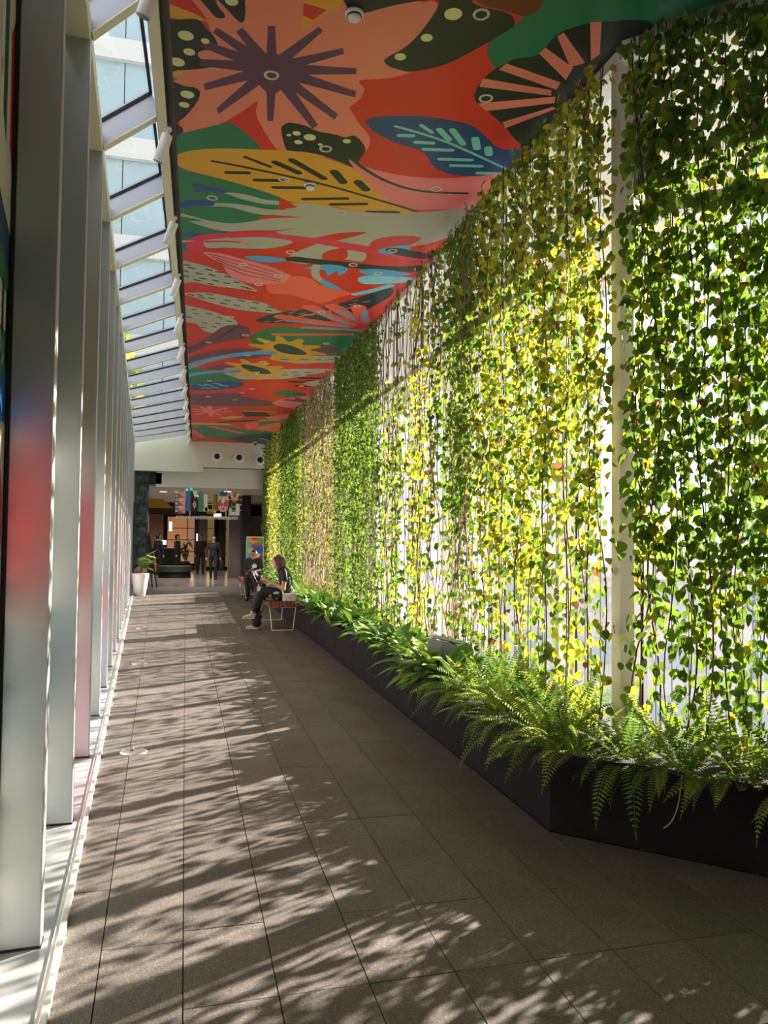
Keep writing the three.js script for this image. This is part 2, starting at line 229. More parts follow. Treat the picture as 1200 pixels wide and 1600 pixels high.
// ---------- painted ceiling ----------
const MURAL_COLOURS={'P': '#e2836e', 'R': '#cf2a1e', 'K': '#161e1c', 'Y': '#d8d99c', 'U': '#5c3858', 'G': '#17764f', 'O': '#d7a02e', 'B': '#1b477c', 'T': '#7accc6', 'Q': '#e67c80', 'L': '#abae9c', 'C': '#d82c52', 'S': '#48a2d6', 'E': '#ea5a48', 'M': '#663a44', 'N': '#15323e', 'A': '#7ec8d8', 'W': '#6e2e18', 'V': '#28439c', 'D': '#6a3b52', 'J': '#e8604a', 'Z': '#b0a296', 'X': '#8a94b4'};
const MURAL=[
['p','P',-0.02,4.0,0.06,4.33,0.1,4.49,0.11,4.71,-0.07,4.83,-0.13,4.94,-0.13,5.05,-0.11,5.27,-0.09,5.47,-0.09,5.56,-0.07,5.62,0.04,5.54,0.2,5.41,0.32,5.23,0.41,5.08,0.41,5.21,0.44,5.34,0.51,5.48,0.6,5.66,0.8,5.73,1.08,5.65,1.25,5.53,1.24,5.33,1.15,5.2,1.05,5.04,1.02,4.98,1.06,4.88,1.07,4.76,1.02,4.67,1.18,4.6,1.31,4.49,1.18,4.49,1.12,4.44,1.13,4.39,1.21,4.28,1.25,4.13,1.28,3.91,1.24,3.86,1.15,3.88,0.81,3.78],
['l','O',0.55,3.89,0.58,4.14,0.59,4.29,0.63,4.22,0.79,3.99,0.82,3.82],
['l','R',0.57,4.06,0.58,4.16,0.64,4.18,0.7,4.08],
['l','O',-0.14,4.26,-0.01,4.3,0.08,4.35,0.0,4.36,-0.14,4.38],
['l','R',-0.15,4.38,-0.09,4.39,-0.15,4.45],
['l','O',-0.14,4.86,-0.05,4.89,-0.14,4.96],
['l','R',-0.14,4.96,-0.1,4.96,-0.14,5.01],
['p','K',-0.15,4.43,-0.09,4.38,0.01,4.35,0.06,4.41,0.11,4.48,0.13,4.55,0.11,4.6,0.04,4.63,0.02,4.67,0.05,4.72,0.12,4.74,0.11,4.77,0.02,4.82,-0.09,4.86,-0.15,4.86],
['p','P',0.12,4.6,0.04,4.63,0.02,4.67,0.05,4.72,0.12,4.74,0.17,4.73,0.16,4.62],
['p','K',-0.15,5.06,-0.05,5.03,0.01,5.03,0.04,5.08,0.02,5.2,-0.05,5.39,-0.11,5.5,-0.07,5.56,-0.08,5.64,-0.15,5.69],
['p','K',0.01,4.15,0.06,4.23,0.11,4.3,0.15,4.3,0.16,4.27,0.12,4.21,0.09,4.14],
['p','K',0.11,4.12,0.16,4.21,0.25,4.31,0.27,4.24,0.26,4.14,0.25,4.08],
['l','G',-0.13,5.71,-0.07,5.62,0.06,5.53,0.2,5.42,0.25,5.39,0.35,5.48,0.45,5.62,0.53,5.76,0.42,5.86,-0.1,6.0],
['l','R',0.41,5.08,0.33,5.23,0.25,5.39,0.35,5.48,0.45,5.62,0.53,5.76,0.65,5.8,0.59,5.65,0.5,5.46,0.43,5.29,0.41,5.17],
['p','U',0.33,4.65,0.43,4.54,0.54,4.57,0.6,4.66,0.59,4.8,0.5,4.97,0.41,4.89,0.33,4.77],
['l','U',0.49,4.74,0.71,4.26,0.68,4.23,0.43,4.65],
['l','U',0.48,4.75,0.87,4.43,0.85,4.38,0.45,4.64],
['l','U',0.47,4.76,0.98,4.61,0.97,4.55,0.46,4.63],
['l','U',0.46,4.76,1.03,4.86,1.02,4.79,0.47,4.63],
['l','U',0.45,4.75,0.95,5.16,0.96,5.09,0.48,4.64],
['l','U',0.44,4.74,0.82,5.32,0.85,5.26,0.49,4.65],
['l','U',0.43,4.7,0.5,5.3,0.54,5.29,0.5,4.69],
['l','U',0.43,4.65,0.15,5.24,0.17,5.3,0.49,4.74],
['l','U',0.45,4.64,0.06,4.97,0.07,5.04,0.48,4.75],
['l','U',0.46,4.63,0.04,4.71,0.03,4.78,0.47,4.76],
['l','U',0.47,4.63,0.05,4.53,0.03,4.59,0.46,4.76],
['l','U',0.48,4.64,0.12,4.39,0.1,4.44,0.45,4.75],
['l','U',0.49,4.65,0.26,4.35,0.23,4.4,0.44,4.74],
['l','U',0.5,4.69,0.44,4.29,0.4,4.3,0.43,4.7],
['d','Y',0.045,-0.05,4.51,-0.1,4.78,-0.04,5.12],
['d','Y',0.035,-0.03,4.66,-0.06,5.25,0.19,4.15],
['d','Y',0.025,0.06,4.53],
['p','K',0.61,5.4,0.62,5.32,0.66,5.28,0.76,5.29,0.86,5.34,0.98,5.35,1.07,5.37,1.12,5.33,1.19,5.39,1.25,5.51,1.24,5.66,1.24,5.82,1.09,5.73,0.93,5.67,0.79,5.66,0.69,5.68],
['d','Y',0.045,0.82,5.44],
['d','Y',0.03,0.72,5.41,0.75,5.53,1.09,5.42],
['d','Y',0.018,0.67,5.45,0.91,5.52],
['p','K',0.77,3.83,0.83,4.07,0.89,4.06,1.06,3.94,1.24,3.85,1.28,3.9,1.25,4.13,1.2,4.28,1.13,4.39,1.12,4.44,1.18,4.48,1.31,4.49,1.5,4.35,1.66,4.1,1.74,3.97,1.72,3.88,1.65,3.84,1.46,3.82,1.33,3.68],
['d','Y',0.05,1.38,3.93],
['d','Y',0.035,1.3,4.16,1.2,4.37],
['p','G',1.74,3.94,1.67,4.1,1.7,4.21,1.8,4.32,1.86,4.22,1.99,4.13,2.01,3.94,2.1,3.83,2.23,3.76,2.43,3.69,2.59,3.46,2.61,3.19,2.1,3.25,1.69,3.45,1.8,3.75,1.76,3.86],
['l','G',2.24,3.91,2.42,3.74,2.67,3.41,2.7,3.17,1.84,3.4,2.08,3.84],
['l','G',2.4,3.8,2.69,3.48,3.07,3.07,2.44,2.15,1.32,2.45,1.79,3.51,2.22,3.8],
['l','G',2.44,3.9,2.6,3.8,3.75,2.6,3.75,2.4,2.8,2.4,2.3,3.6],
['p','W',1.36,3.62,1.47,3.8,1.65,3.83,1.77,3.84,1.82,3.76,1.79,3.6,1.69,3.45],
['p','K',1.77,4.6,1.77,4.41,1.86,4.22,1.99,4.13,2.01,3.94,2.1,3.83,2.23,3.76,2.49,3.72,2.51,4.15,2.53,4.66,2.48,5.18,2.3,5.1,2.13,4.94,1.92,4.77,1.82,4.7],
['l','P',1.82,4.33,1.84,4.26,2.25,4.35,2.26,4.43],
['l','P',1.77,4.53,1.76,4.44,2.23,4.44,2.26,4.5],
['l','P',1.83,4.71,1.92,4.78,2.32,4.57,2.29,4.5],
['l','P',2.08,4.88,2.13,4.95,2.36,4.63,2.33,4.61],
['l','P',1.99,4.12,2.0,4.06,2.25,4.19,2.27,4.32],
['l','P',2.02,3.95,2.04,3.91,2.3,4.13,2.23,4.19],
['l','P',2.14,3.79,2.2,3.77,2.34,4.03,2.32,4.1],
['p','B',1.17,5.15,1.18,5.08,1.28,5.02,1.5,4.96,1.71,4.95,1.89,4.98,2.03,5.08,2.19,5.21,2.33,5.2,2.38,5.16,2.39,5.59,2.15,5.68,1.99,5.7,1.83,5.62,1.74,5.5,1.64,5.4,1.47,5.36,1.28,5.26],
['s','T',0.028,1.38,5.13,1.69,5.19,2.02,5.33,2.38,5.5],
['s','T',0.05,1.69,5.09,1.8,5.2],
['s','T',0.05,1.78,5.07,1.92,5.23],
['s','T',0.035,1.55,5.07,1.65,5.14],
['s','T',0.06,1.98,5.14,2.04,5.26],
['s','T',0.06,2.12,5.24,2.16,5.32],
['s','T',0.045,1.44,5.24,1.53,5.22],
['s','T',0.045,1.58,5.3,1.7,5.28],
['s','T',0.045,1.67,5.38,1.87,5.34],
['s','T',0.045,1.83,5.49,2.06,5.44],
['s','T',0.045,1.95,5.56,2.17,5.51],
['s','T',0.045,2.19,5.62,2.38,5.58],
['p','Q',1.17,5.71,1.25,5.74,1.46,5.8,1.71,5.82,1.98,5.77,2.22,5.66,2.39,5.59,2.4,5.91,2.37,6.25,2.11,6.34,1.75,6.42,1.5,6.22],
['s','N',0.035,1.22,5.71,1.34,5.83,1.55,5.97,1.78,6.05,2.01,6.03,2.23,5.98],
['l','G',-0.13,5.89,-0.17,8.19,0.31,7.43,0.6,7.0,0.75,6.68,0.71,6.38,0.25,6.26,-0.05,6.21],
['p','O',-0.13,6.06,-0.11,5.96,0.02,5.85,0.23,5.77,0.51,5.71,0.72,5.67,0.88,5.68,1.07,5.74,1.24,5.82,1.4,6.01,1.62,6.28,1.94,6.47,2.11,6.46,1.77,6.51,1.43,6.57,1.22,6.54,1.02,6.57,0.82,6.54,0.73,6.48,0.54,6.39,0.25,6.28,-0.02,6.2,-0.11,6.14],
['s','K',0.03,0.15,5.99,0.42,6.02,0.85,6.1,1.18,6.18,1.54,6.3,1.92,6.43],
['s','K',0.06,0.62,5.88,0.82,6.0],
['s','K',0.06,0.74,5.81,1.03,6.04],
['s','K',0.035,0.39,5.86,0.59,5.96],
['s','K',0.075,1.09,5.91,1.19,6.06],
['s','K',0.075,1.31,6.03,1.4,6.14],
['s','K',0.05,0.27,6.15,0.43,6.11],
['s','K',0.05,0.5,6.22,0.7,6.17],
['s','K',0.05,0.66,6.31,0.94,6.24],
['s','K',0.05,0.93,6.46,1.28,6.35],
['s','K',0.05,1.18,6.5,1.46,6.41],
['s','K',0.05,1.52,6.56,1.77,6.5],
['p','L',0.79,6.6,1.02,6.54,1.26,6.56,1.52,6.57,1.85,6.49,2.24,6.3,2.43,6.17,2.42,6.83,2.16,7.2,1.8,7.35,1.52,7.33,1.22,7.37,0.99,7.33,0.76,7.21,0.91,7.02,1.06,6.8,0.84,6.74],
['p','L',0.23,6.52,0.36,6.5,0.49,6.52,0.62,6.56,0.82,6.56,0.96,6.62,0.94,6.71,0.76,6.64,0.6,6.65,0.43,6.61,0.31,6.55],
['p','L',0.06,6.82,0.16,6.76,0.32,6.72,0.47,6.72,0.64,6.75,0.8,6.72,1.04,6.68,1.08,6.82,0.86,6.84,0.65,6.88,0.5,6.86,0.33,6.8,0.15,6.83],
['l','R',0.73,6.49,0.74,6.73,0.9,6.64,0.82,6.56],
['p','R',0.59,6.99,0.67,6.87,0.82,6.85,1.08,6.82,0.83,6.89],
['p','L',-0.11,7.05,-0.02,7.07,0.15,7.14,0.34,7.15,0.51,7.07,0.66,6.96,0.86,6.88,1.13,6.79,1.09,7.02,0.76,7.21,0.48,7.31,0.27,7.35,0.09,7.28,-0.05,7.18],
['p','G',-0.09,7.13,0.0,7.13,0.09,7.16,0.0,7.2,-0.08,7.19],
['s','V',0.06,0.03,6.44,0.1,6.46,0.26,6.5],
['s','V',0.05,0.04,6.54,0.17,6.48],
['s','V',0.11,-0.1,6.87,0.01,6.79,0.14,6.77],
['s','V',0.08,-0.09,7.55,0.09,7.5],
['s','V',0.09,-0.1,7.86,0.04,7.81],
['p','R',0.36,7.37,0.56,7.26,0.76,7.2,0.94,7.11,0.76,7.25,0.63,7.43,0.86,7.42,1.14,7.29,1.36,7.1,1.61,7.01,1.46,7.2,1.33,7.33,1.17,7.48,1.1,7.83,0.9,7.77,0.68,7.95,0.36,7.51],
['s','C',0.13,0.01,7.87,0.04,7.65,0.17,7.52,0.49,7.4,0.77,7.34,1.14,7.34,1.54,7.38,1.99,7.46,2.19,7.46],
['p','C',-0.03,7.72,0.08,7.52,0.24,7.46,0.13,7.68,0.12,7.94,0.01,7.92],
['p','L',0.13,7.65,0.31,7.53,0.58,7.42,0.78,7.39,0.97,7.44,0.81,7.64,0.59,7.73,0.32,7.78,0.16,7.83],
['s','C',0.04,0.15,7.67,0.31,7.6,0.46,7.59],
['s','Q',0.03,0.33,7.5,0.46,7.53,0.54,7.64],
['s','Q',0.05,-0.1,7.73,0.0,7.69],
['p','R',1.71,7.36,1.74,7.15,1.91,7.01,2.1,6.98,2.15,7.04,2.08,7.33,2.23,7.62,1.8,7.74],
['p','L',0.97,7.89,1.2,7.42,1.31,7.39,1.5,7.49,1.71,7.51,1.74,7.76,1.5,7.78,1.17,8.01],
['p','R',1.31,7.75,1.34,7.58,1.49,7.46,1.56,7.72,1.39,7.86],
['s','C',0.1,0.71,7.34,1.07,7.35,1.42,7.4,1.86,7.51,2.43,7.56],
['p','K',0.95,7.92,1.02,7.83,1.26,7.83,1.51,7.83,1.76,7.84,2.13,7.81,2.41,7.7,2.41,7.88,2.05,7.99,1.66,7.98,1.29,7.98,1.01,7.97],
['p','S',0.54,7.98,0.71,7.9,0.95,7.92,0.93,8.01,0.72,8.08],
['p','S',1.83,7.4,2.08,7.21,2.12,7.44,1.92,7.5],
['p','K',1.89,7.38,1.99,7.31,2.18,7.34,2.41,7.4,2.33,7.52,2.04,7.49],
['p','A',1.81,8.29,1.9,8.17,2.15,8.12,2.41,8.12,2.33,8.29,2.09,8.41,1.9,8.45],
['p','S',1.77,8.04,1.97,7.94,2.34,7.99,2.15,8.12,1.89,8.15],
['p','S',1.19,8.14,1.35,7.98,1.53,7.95,1.65,8.05,1.59,8.26,1.54,8.13,1.47,8.29,1.41,8.14,1.32,8.15],
['s','L',0.09,1.3,8.04,1.32,8.29,1.4,8.46,1.52,8.56],
['p','S',1.42,8.46,1.54,8.52,1.75,8.78,1.6,8.82,1.48,8.64],
['p','Q',0.12,7.99,0.27,7.94,0.48,8.02,0.76,8.15,0.96,8.3,1.09,8.45,1.04,8.67,0.86,8.79,0.63,8.79,0.42,8.6,0.32,8.26],
['p','J',0.86,8.79,1.04,8.67,1.09,8.43,1.3,8.44,1.47,8.65,1.84,8.81,1.74,9.01,1.58,9.29,1.35,9.18,1.12,9.07,0.92,9.08],
['s','M',0.018,0.19,8.0,0.49,8.12,0.74,8.25,0.96,8.4],
['s','M',0.018,0.22,8.06,0.5,8.24,0.75,8.36,0.97,8.5],
['s','M',0.018,0.26,8.13,0.5,8.37,0.76,8.47,0.98,8.59],
['s','M',0.018,0.3,8.22,0.51,8.51,0.77,8.58,0.99,8.65],
['s','E',0.05,1.23,8.88,1.61,9.05],
['s','E',0.05,1.38,8.91,1.68,8.97],
['s','E',0.05,1.52,8.95,1.75,8.89],
['s','E',0.05,1.66,8.98,1.82,8.81],
['p','L',-0.1,8.32,0.05,8.31,0.25,8.43,0.47,8.68,0.77,9.05,0.55,9.03,0.27,9.01,0.06,8.94,-0.09,8.96],
['p','L',-0.08,9.4,0.06,9.31,0.28,9.29,0.57,9.4,0.87,9.48,1.05,9.7,1.21,9.91,0.91,9.9,0.6,9.87,0.3,9.71,0.06,9.52],
['p','L',-0.09,9.91,0.07,9.92,0.31,10.06,0.57,10.32,0.63,10.58,0.47,10.8,0.33,11.1,0.19,11.01,0.1,10.7,-0.09,10.56],
['s','N',0.035,-0.06,8.38,-0.02,8.39],
['s','N',0.035,-0.07,8.58,-0.03,8.6],
['s','N',0.035,-0.07,8.74,-0.03,8.76],
['s','N',0.035,-0.01,8.46,0.04,8.48],
['s','N',0.035,0.05,8.85,0.1,8.87],
['s','N',0.035,0.07,8.62,0.12,8.64],
['s','N',0.035,0.11,8.77,0.16,8.79],
['s','N',0.035,0.17,8.46,0.22,8.48],
['s','N',0.035,0.21,8.63,0.26,8.65],
['s','N',0.035,0.26,8.81,0.31,8.83],
['s','N',0.035,0.2,8.94,0.25,8.96],
['s','N',0.035,0.28,8.51,0.33,8.52],
['s','N',0.035,0.38,8.86,0.43,8.88],
['s','N',0.035,0.38,8.64,0.43,8.65],
['s','N',0.035,0.49,8.8,0.54,8.82],
['s','N',0.035,0.59,8.94,0.64,8.96],
['s','N',0.035,0.65,8.99,0.7,9.01],
['s','N',0.035,-0.01,9.4,0.04,9.43],
['s','N',0.035,0.09,9.39,0.14,9.42],
['s','N',0.035,0.2,9.33,0.26,9.35],
['s','N',0.035,0.11,9.48,0.17,9.51],
['s','N',0.035,0.23,9.48,0.29,9.5],
['s','N',0.035,0.42,9.51,0.47,9.53],
['s','N',0.035,0.38,9.65,0.44,9.67],
['s','N',0.035,0.54,9.67,0.6,9.7],
['s','N',0.035,0.59,9.47,0.64,9.5],
['s','N',0.035,0.75,9.73,0.81,9.75],
['s','N',0.035,0.76,9.5,0.82,9.52],
['s','N',0.035,0.95,9.78,1.01,9.8],
['s','N',0.035,0.96,9.65,1.02,9.67],
['s','N',0.035,0.04,10.01,0.08,10.04],
['s','N',0.035,0.06,10.19,0.11,10.22],
['s','N',0.035,-0.03,10.38,0.02,10.41],
['s','N',0.035,0.17,10.6,0.22,10.63],
['s','N',0.035,0.22,10.14,0.27,10.17],
['s','N',0.035,0.17,10.84,0.22,10.87],
['s','N',0.035,0.3,10.76,0.35,10.79],
['s','N',0.035,0.36,10.29,0.41,10.32],
['s','N',0.035,0.35,10.58,0.4,10.61],
['s','N',0.035,0.49,10.42,0.54,10.45],
['p','N',0.86,10.31,0.93,10.1,1.11,9.86,1.35,9.65,1.59,9.47,1.82,9.2,2.05,8.81,2.24,8.51,2.32,8.79,2.11,9.6,1.78,10.08,1.48,10.25,1.17,10.34,1.0,10.38],
['s','Q',0.02,1.24,9.96,1.29,9.91],
['s','Q',0.02,1.4,9.83,1.45,9.77],
['s','Q',0.02,1.66,9.37,1.71,9.31],
['s','Q',0.02,0.98,10.35,1.04,10.28],
['s','Q',0.02,1.25,9.83,1.3,9.77],
['s','Q',0.02,2.09,9.11,2.13,9.06],
['s','Q',0.02,1.92,9.28,1.96,9.22],
['s','Q',0.02,1.68,9.38,1.73,9.33],
['s','Q',0.02,1.72,9.63,1.77,9.57],
['s','Q',0.02,1.59,9.71,1.63,9.65],
['s','Q',0.02,1.71,9.32,1.76,9.26],
['s','Q',0.02,1.84,9.4,1.89,9.34],
['s','Q',0.02,1.29,9.71,1.34,9.65],
['s','Q',0.02,1.95,9.24,1.99,9.19],
['s','Q',0.02,1.82,9.54,1.86,9.48],
['s','Q',0.02,1.81,9.56,1.86,9.5],
['s','Q',0.02,1.44,9.87,1.49,9.82],
['s','Q',0.02,1.51,9.87,1.56,9.81],
['s','Q',0.02,1.94,9.11,1.98,9.06],
['s','Q',0.02,1.11,9.97,1.16,9.91],
['s','Q',0.02,2.05,9.13,2.1,9.08],
['s','Q',0.02,1.68,9.44,1.72,9.39],
['s','Q',0.02,1.55,9.6,1.6,9.55],
['s','Q',0.02,1.38,9.85,1.43,9.79],
['s','Q',0.02,1.67,9.69,1.71,9.64],
['s','Q',0.02,1.78,9.59,1.82,9.54],
['s','Q',0.03,1.12,10.28,1.43,9.92,1.69,9.62,2.01,9.35],
['s','E',0.2,1.73,9.39,2.19,9.96],
['s','X',0.09,1.84,9.54,2.19,9.96],
['s','E',0.2,1.47,9.51,2.12,10.14],
['s','X',0.09,1.58,9.65,2.12,10.14],
['s','E',0.2,1.17,10.03,2.09,10.23],
['s','X',0.09,1.28,10.19,2.09,10.23],
['s','E',0.2,2.05,9.34,2.27,9.94],
['s','X',0.09,2.16,9.48,2.27,9.94],
['s','A',0.1,1.9,8.85,2.06,8.68,2.22,8.43],
['p','G',0.85,11.21,0.92,10.92,1.07,10.62,1.27,10.48,1.54,10.52,1.85,10.51,2.29,10.43,2.43,11.03,2.38,11.76,1.87,12.02,1.31,11.56,0.97,11.56],
['s','E',0.12,1.19,10.93,1.68,10.8,2.22,10.62],
['s','X',0.1,1.53,10.46,1.88,10.4,2.28,10.39],
['p','D',-0.05,12.12,0.14,11.71,0.31,11.19,0.46,10.72,0.61,10.59,0.76,10.63,0.83,10.86,0.81,11.23,0.59,11.48,0.28,11.87,0.0,12.48],
['s','K',0.03,-0.0,12.16,0.28,11.67,0.51,11.13,0.63,10.66],
['p','D',-0.02,12.82,0.24,12.35,0.57,11.99,0.86,11.88,1.1,11.88,1.28,12.15,1.01,12.51,0.61,12.63,0.26,12.97,0.01,13.42],
['p','D',1.71,11.64,1.86,11.34,2.11,11.37,2.23,11.54,2.15,11.88,1.97,11.99],
['p','D',0.27,13.47,0.53,13.14,0.79,13.18,0.76,13.45,0.41,13.58],
['p','L',1.26,12.44,1.48,12.2,1.85,12.05,2.22,11.98,2.48,11.95,2.45,12.33,2.06,12.52,1.7,12.66],
['p','L',0.48,14.08,0.82,13.56,1.34,13.27,1.87,13.05,2.4,12.95,2.11,13.51,1.71,13.96,1.15,14.17,0.8,14.2],
['p','G',-0.05,13.97,0.09,13.53,0.33,13.65,0.64,13.89,0.96,14.37,0.69,14.77,0.3,14.81,-0.05,15.0],
['s','N',0.05,1.46,12.44,1.57,12.43],
['s','N',0.05,1.61,12.4,1.72,12.39],
['s','N',0.05,1.79,12.34,1.89,12.34],
['s','N',0.05,1.96,12.29,2.07,12.28],
['s','N',0.05,2.21,12.21,2.32,12.21],
['s','N',0.05,0.77,13.92,0.86,13.88],
['s','N',0.05,0.72,13.7,0.8,13.65],
['s','N',0.05,0.93,13.87,1.02,13.83],
['s','N',0.05,0.88,13.65,0.96,13.6],
['s','N',0.05,1.62,13.66,1.71,13.62],
['s','N',0.05,1.56,13.44,1.63,13.39],
['s','N',0.05,1.84,13.59,1.93,13.55],
['s','N',0.05,1.77,13.38,1.85,13.33],
['s','N',0.05,2.06,13.52,2.15,13.48],
['s','N',0.05,1.99,13.31,2.07,13.26],
['p','O',2.07,11.84,2.08,11.96,1.88,11.98,1.87,12.06,2.03,12.31,1.99,12.41,1.77,12.25,1.72,12.29,1.77,12.59,1.67,12.61,1.54,12.33,1.47,12.31,1.38,12.54,1.28,12.47,1.28,12.18,1.23,12.12,1.04,12.18,0.98,12.07,1.11,11.89,1.09,11.8,0.89,11.7,0.89,11.58,1.08,11.56,1.09,11.49,0.96,11.28,1.01,11.2,1.19,11.33,1.24,11.29,1.21,11.05,1.29,11.03,1.4,11.26,1.46,11.27,1.55,11.08,1.64,11.13,1.64,11.37,1.7,11.43,1.88,11.37,1.94,11.48,1.83,11.65,1.85,11.73],
['p','O',1.7,13.43,1.7,13.57,1.51,13.58,1.49,13.66,1.62,13.93,1.56,14.02,1.37,13.84,1.31,13.87,1.3,14.16,1.2,14.15,1.11,13.86,1.04,13.82,0.9,13.98,0.81,13.88,0.87,13.63,0.82,13.54,0.63,13.51,0.6,13.38,0.76,13.27,0.76,13.19,0.6,13.0,0.64,12.89,0.82,12.96,0.86,12.91,0.81,12.66,0.89,12.63,1.02,12.83,1.09,12.83,1.16,12.63,1.25,12.68,1.28,12.93,1.33,12.98,1.5,12.92,1.57,13.04,1.47,13.22,1.5,13.31],
['p','N',1.24,11.63,1.32,11.44,1.49,11.5,1.7,11.75,1.8,11.96,1.7,12.05,1.52,12.04,1.35,11.91],
['p','N',0.86,13.1,0.91,12.99,1.11,13.08,1.32,13.3,1.41,13.55,1.3,13.66,1.09,13.55,0.94,13.33],
['s','S',0.2,-0.05,13.57,0.21,12.99,0.55,12.54,0.86,12.2,1.26,12.04],
['s','S',0.18,-0.05,14.25,0.23,13.88,0.66,13.59,0.82,13.54],
['s','Q',0.04,0.01,13.45,0.31,12.84,0.62,12.45],
['p','B',0.04,15.13,0.3,14.76,0.59,14.56,0.87,14.45,1.02,14.59,0.94,15.01,0.62,15.36,0.26,15.56,0.05,15.54],
['s','A',0.06,0.19,15.0,0.31,15.08],
['s','A',0.06,0.31,14.89,0.43,14.98],
['s','A',0.06,0.48,14.78,0.6,14.83],
['s','A',0.06,0.26,15.31,0.41,15.31],
['s','A',0.06,0.43,15.14,0.56,15.2],
['s','A',0.06,0.6,14.92,0.73,14.95],
['p','D',-0.01,16.18,0.33,15.89,0.7,15.68,1.2,15.61,1.03,15.94,1.52,16.26,2.02,16.5,1.72,16.91,1.05,17.23,0.36,17.35,-0.01,17.15],
['s','K',0.14,2.18,13.99,2.5,13.96],
['s','K',0.14,1.97,13.77,2.29,13.73],
['s','K',0.14,1.85,14.17,2.17,14.13],
['s','K',0.14,2.02,14.51,2.35,14.47],
['s','Z',0.5,2.34,14.25,2.71,13.76],
['p','G',1.69,15.37,1.84,15.06,2.17,15.13,2.31,15.44,2.04,15.62,1.78,15.58],
['s','K',0.12,2.11,15.36,2.27,15.38],
['p','Q',1.76,16.59,1.95,15.93,2.31,15.63,2.53,15.37,2.65,16.51,2.48,17.22,2.09,17.01],
['s','U',0.2,2.04,16.1,2.42,16.17,2.59,15.73],
['s','U',0.15,2.21,15.85,2.55,16.54],
['s','Q',0.11,0.5,18.13,0.1,18.21],
['s','Q',0.11,0.5,18.13,0.06,17.82],
['s','Q',0.11,0.5,18.13,0.17,18.67],
['s','Q',0.11,0.5,18.13,0.47,17.42],
['s','Q',0.11,0.5,18.13,0.55,18.8],
['s','Q',0.11,0.5,18.13,0.83,17.57],
['s','Q',0.11,0.5,18.13,0.96,18.05],
['s','Q',0.11,0.5,18.13,0.77,18.6],
['s','Q',0.11,0.5,18.13,0.3,17.58],
['s','K',0.12,1.24,17.85,1.4,18.52],
['s','K',0.12,1.35,17.86,1.52,18.48],
['s','K',0.12,1.47,17.86,1.63,18.44],
['s','K',0.12,1.59,17.87,1.75,18.4],
['s','K',0.12,1.71,17.88,1.87,18.37],
['s','O',0.12,1.27,17.83,1.92,17.74],
['s','O',0.3,0.9,19.07,1.15,18.73],
['s','O',0.25,0.11,20.23,0.99,20.06],
['s','K',0.2,0.82,19.77,1.57,19.19],
['p','E',1.43,20.0,1.52,19.54,1.75,19.46,1.75,20.34,1.58,20.86],
['s','O',0.3,1.84,19.16,2.09,18.94],
['p','Q',1.83,18.63,2.21,18.01,2.54,17.66,2.5,18.47,2.08,18.81],
['p','G',0.12,20.88,0.6,20.27,1.01,20.43,1.36,20.78,1.8,20.95,2.38,21.49,2.33,22.71,1.52,23.1,0.77,22.86,0.22,22.22],
['p','G',1.75,19.46,2.11,19.12,2.52,19.21,2.55,20.7,2.39,21.59,1.97,20.9],
['s','E',0.25,0.61,20.57,1.0,21.06,1.42,21.58],
['s','E',0.2,0.12,21.51,0.45,22.97],
['p','E',1.73,20.66,2.01,19.66,2.52,19.21,2.5,21.04,2.15,21.0],
['s','L',0.06,1.86,20.61,2.4,19.53],
['s','L',0.06,1.97,20.9,2.47,20.41],
['p','N',1.24,23.08,1.7,21.83,2.03,21.54,2.49,21.66,2.71,24.44,1.96,23.84],
['s','L',0.1,2.09,22.6,2.48,23.25]
];

function smoothPath(g, P) { const n = P.length; g.beginPath(); g.moveTo(...P[0]); for (let i = 0; i < n; i++) { const a = P[(i + n - 1) % n], b = P[i], c = P[(i + 1) % n], d = P[(i + 2) % n]; g.bezierCurveTo(b[0] + (c[0] - a[0]) / 6, b[1] + (c[1] - a[1]) / 6, c[0] - (d[0] - b[0]) / 6, c[1] - (d[1] - b[1]) / 6, c[0], c[1]); } g.closePath(); g.fill(); }
function muralTexture(w, h, x0, x1, s0, s1) {
  return canvasTexture(w, h, (g) => {
    const X = (x) => (x - x0) / (x1 - x0) * w, Y = (s) => (s - s0) / (s1 - s0) * h, k = w / (x1 - x0);
    g.fillStyle = MURAL_COLOURS.R; g.fillRect(0, 0, w, h); g.lineCap = 'round'; g.lineJoin = 'round';
    for (const q of MURAL) {
      const st = q[0] === 's' || q[0] === 'd', c = MURAL_COLOURS[q[1]], P = []; for (let i = st ? 3 : 2; i < q.length; i += 2) P.push([X(q[i]), Y(q[i + 1])]);
      g.fillStyle = g.strokeStyle = c;
      if (q[0] === 'p') smoothPath(g, P);
      else if (q[0] === 'l') { g.beginPath(); P.forEach((p, i) => i ? g.lineTo(...p) : g.moveTo(...p)); g.fill(); }
      else if (q[0] === 'd') for (const p of P) { g.beginPath(); g.arc(p[0], p[1], q[2] * k, 0, 7); g.fill(); }
      else { g.lineWidth = q[2] * k; g.beginPath(); g.moveTo(...P[0]); for (let i = 1; i < P.length; i++) { const m = i < P.length - 1 ? [(P[i][0] + P[i + 1][0]) / 2, (P[i][1] + P[i + 1][1]) / 2] : P[i]; g.quadraticCurveTo(...P[i], ...m); } g.stroke(); }
    }
  });
}
const ceiling = structGroup('ceiling', 'ceiling painted with large tropical leaves and flowers on red');
function ceilingPart(name, material, pts, x0, x1, s0, s1) { // pts: plan polygon [x, s]
  const g = prism(pts.map(([x, s]) => [x, -s]), CEIL, CEIL + 0.04), p = g.attributes.position, uv = new Float32Array(p.count * 2);
  for (let i = 0; i < p.count; i++) { uv[2 * i] = (p.getX(i) - x0) / (x1 - x0); uv[2 * i + 1] = 1 - (-p.getZ(i) - s0) / (s1 - s0); }
  g.setAttribute('uv', new THREE.BufferAttribute(uv, 2)); return part(ceiling, name, g, material);
}
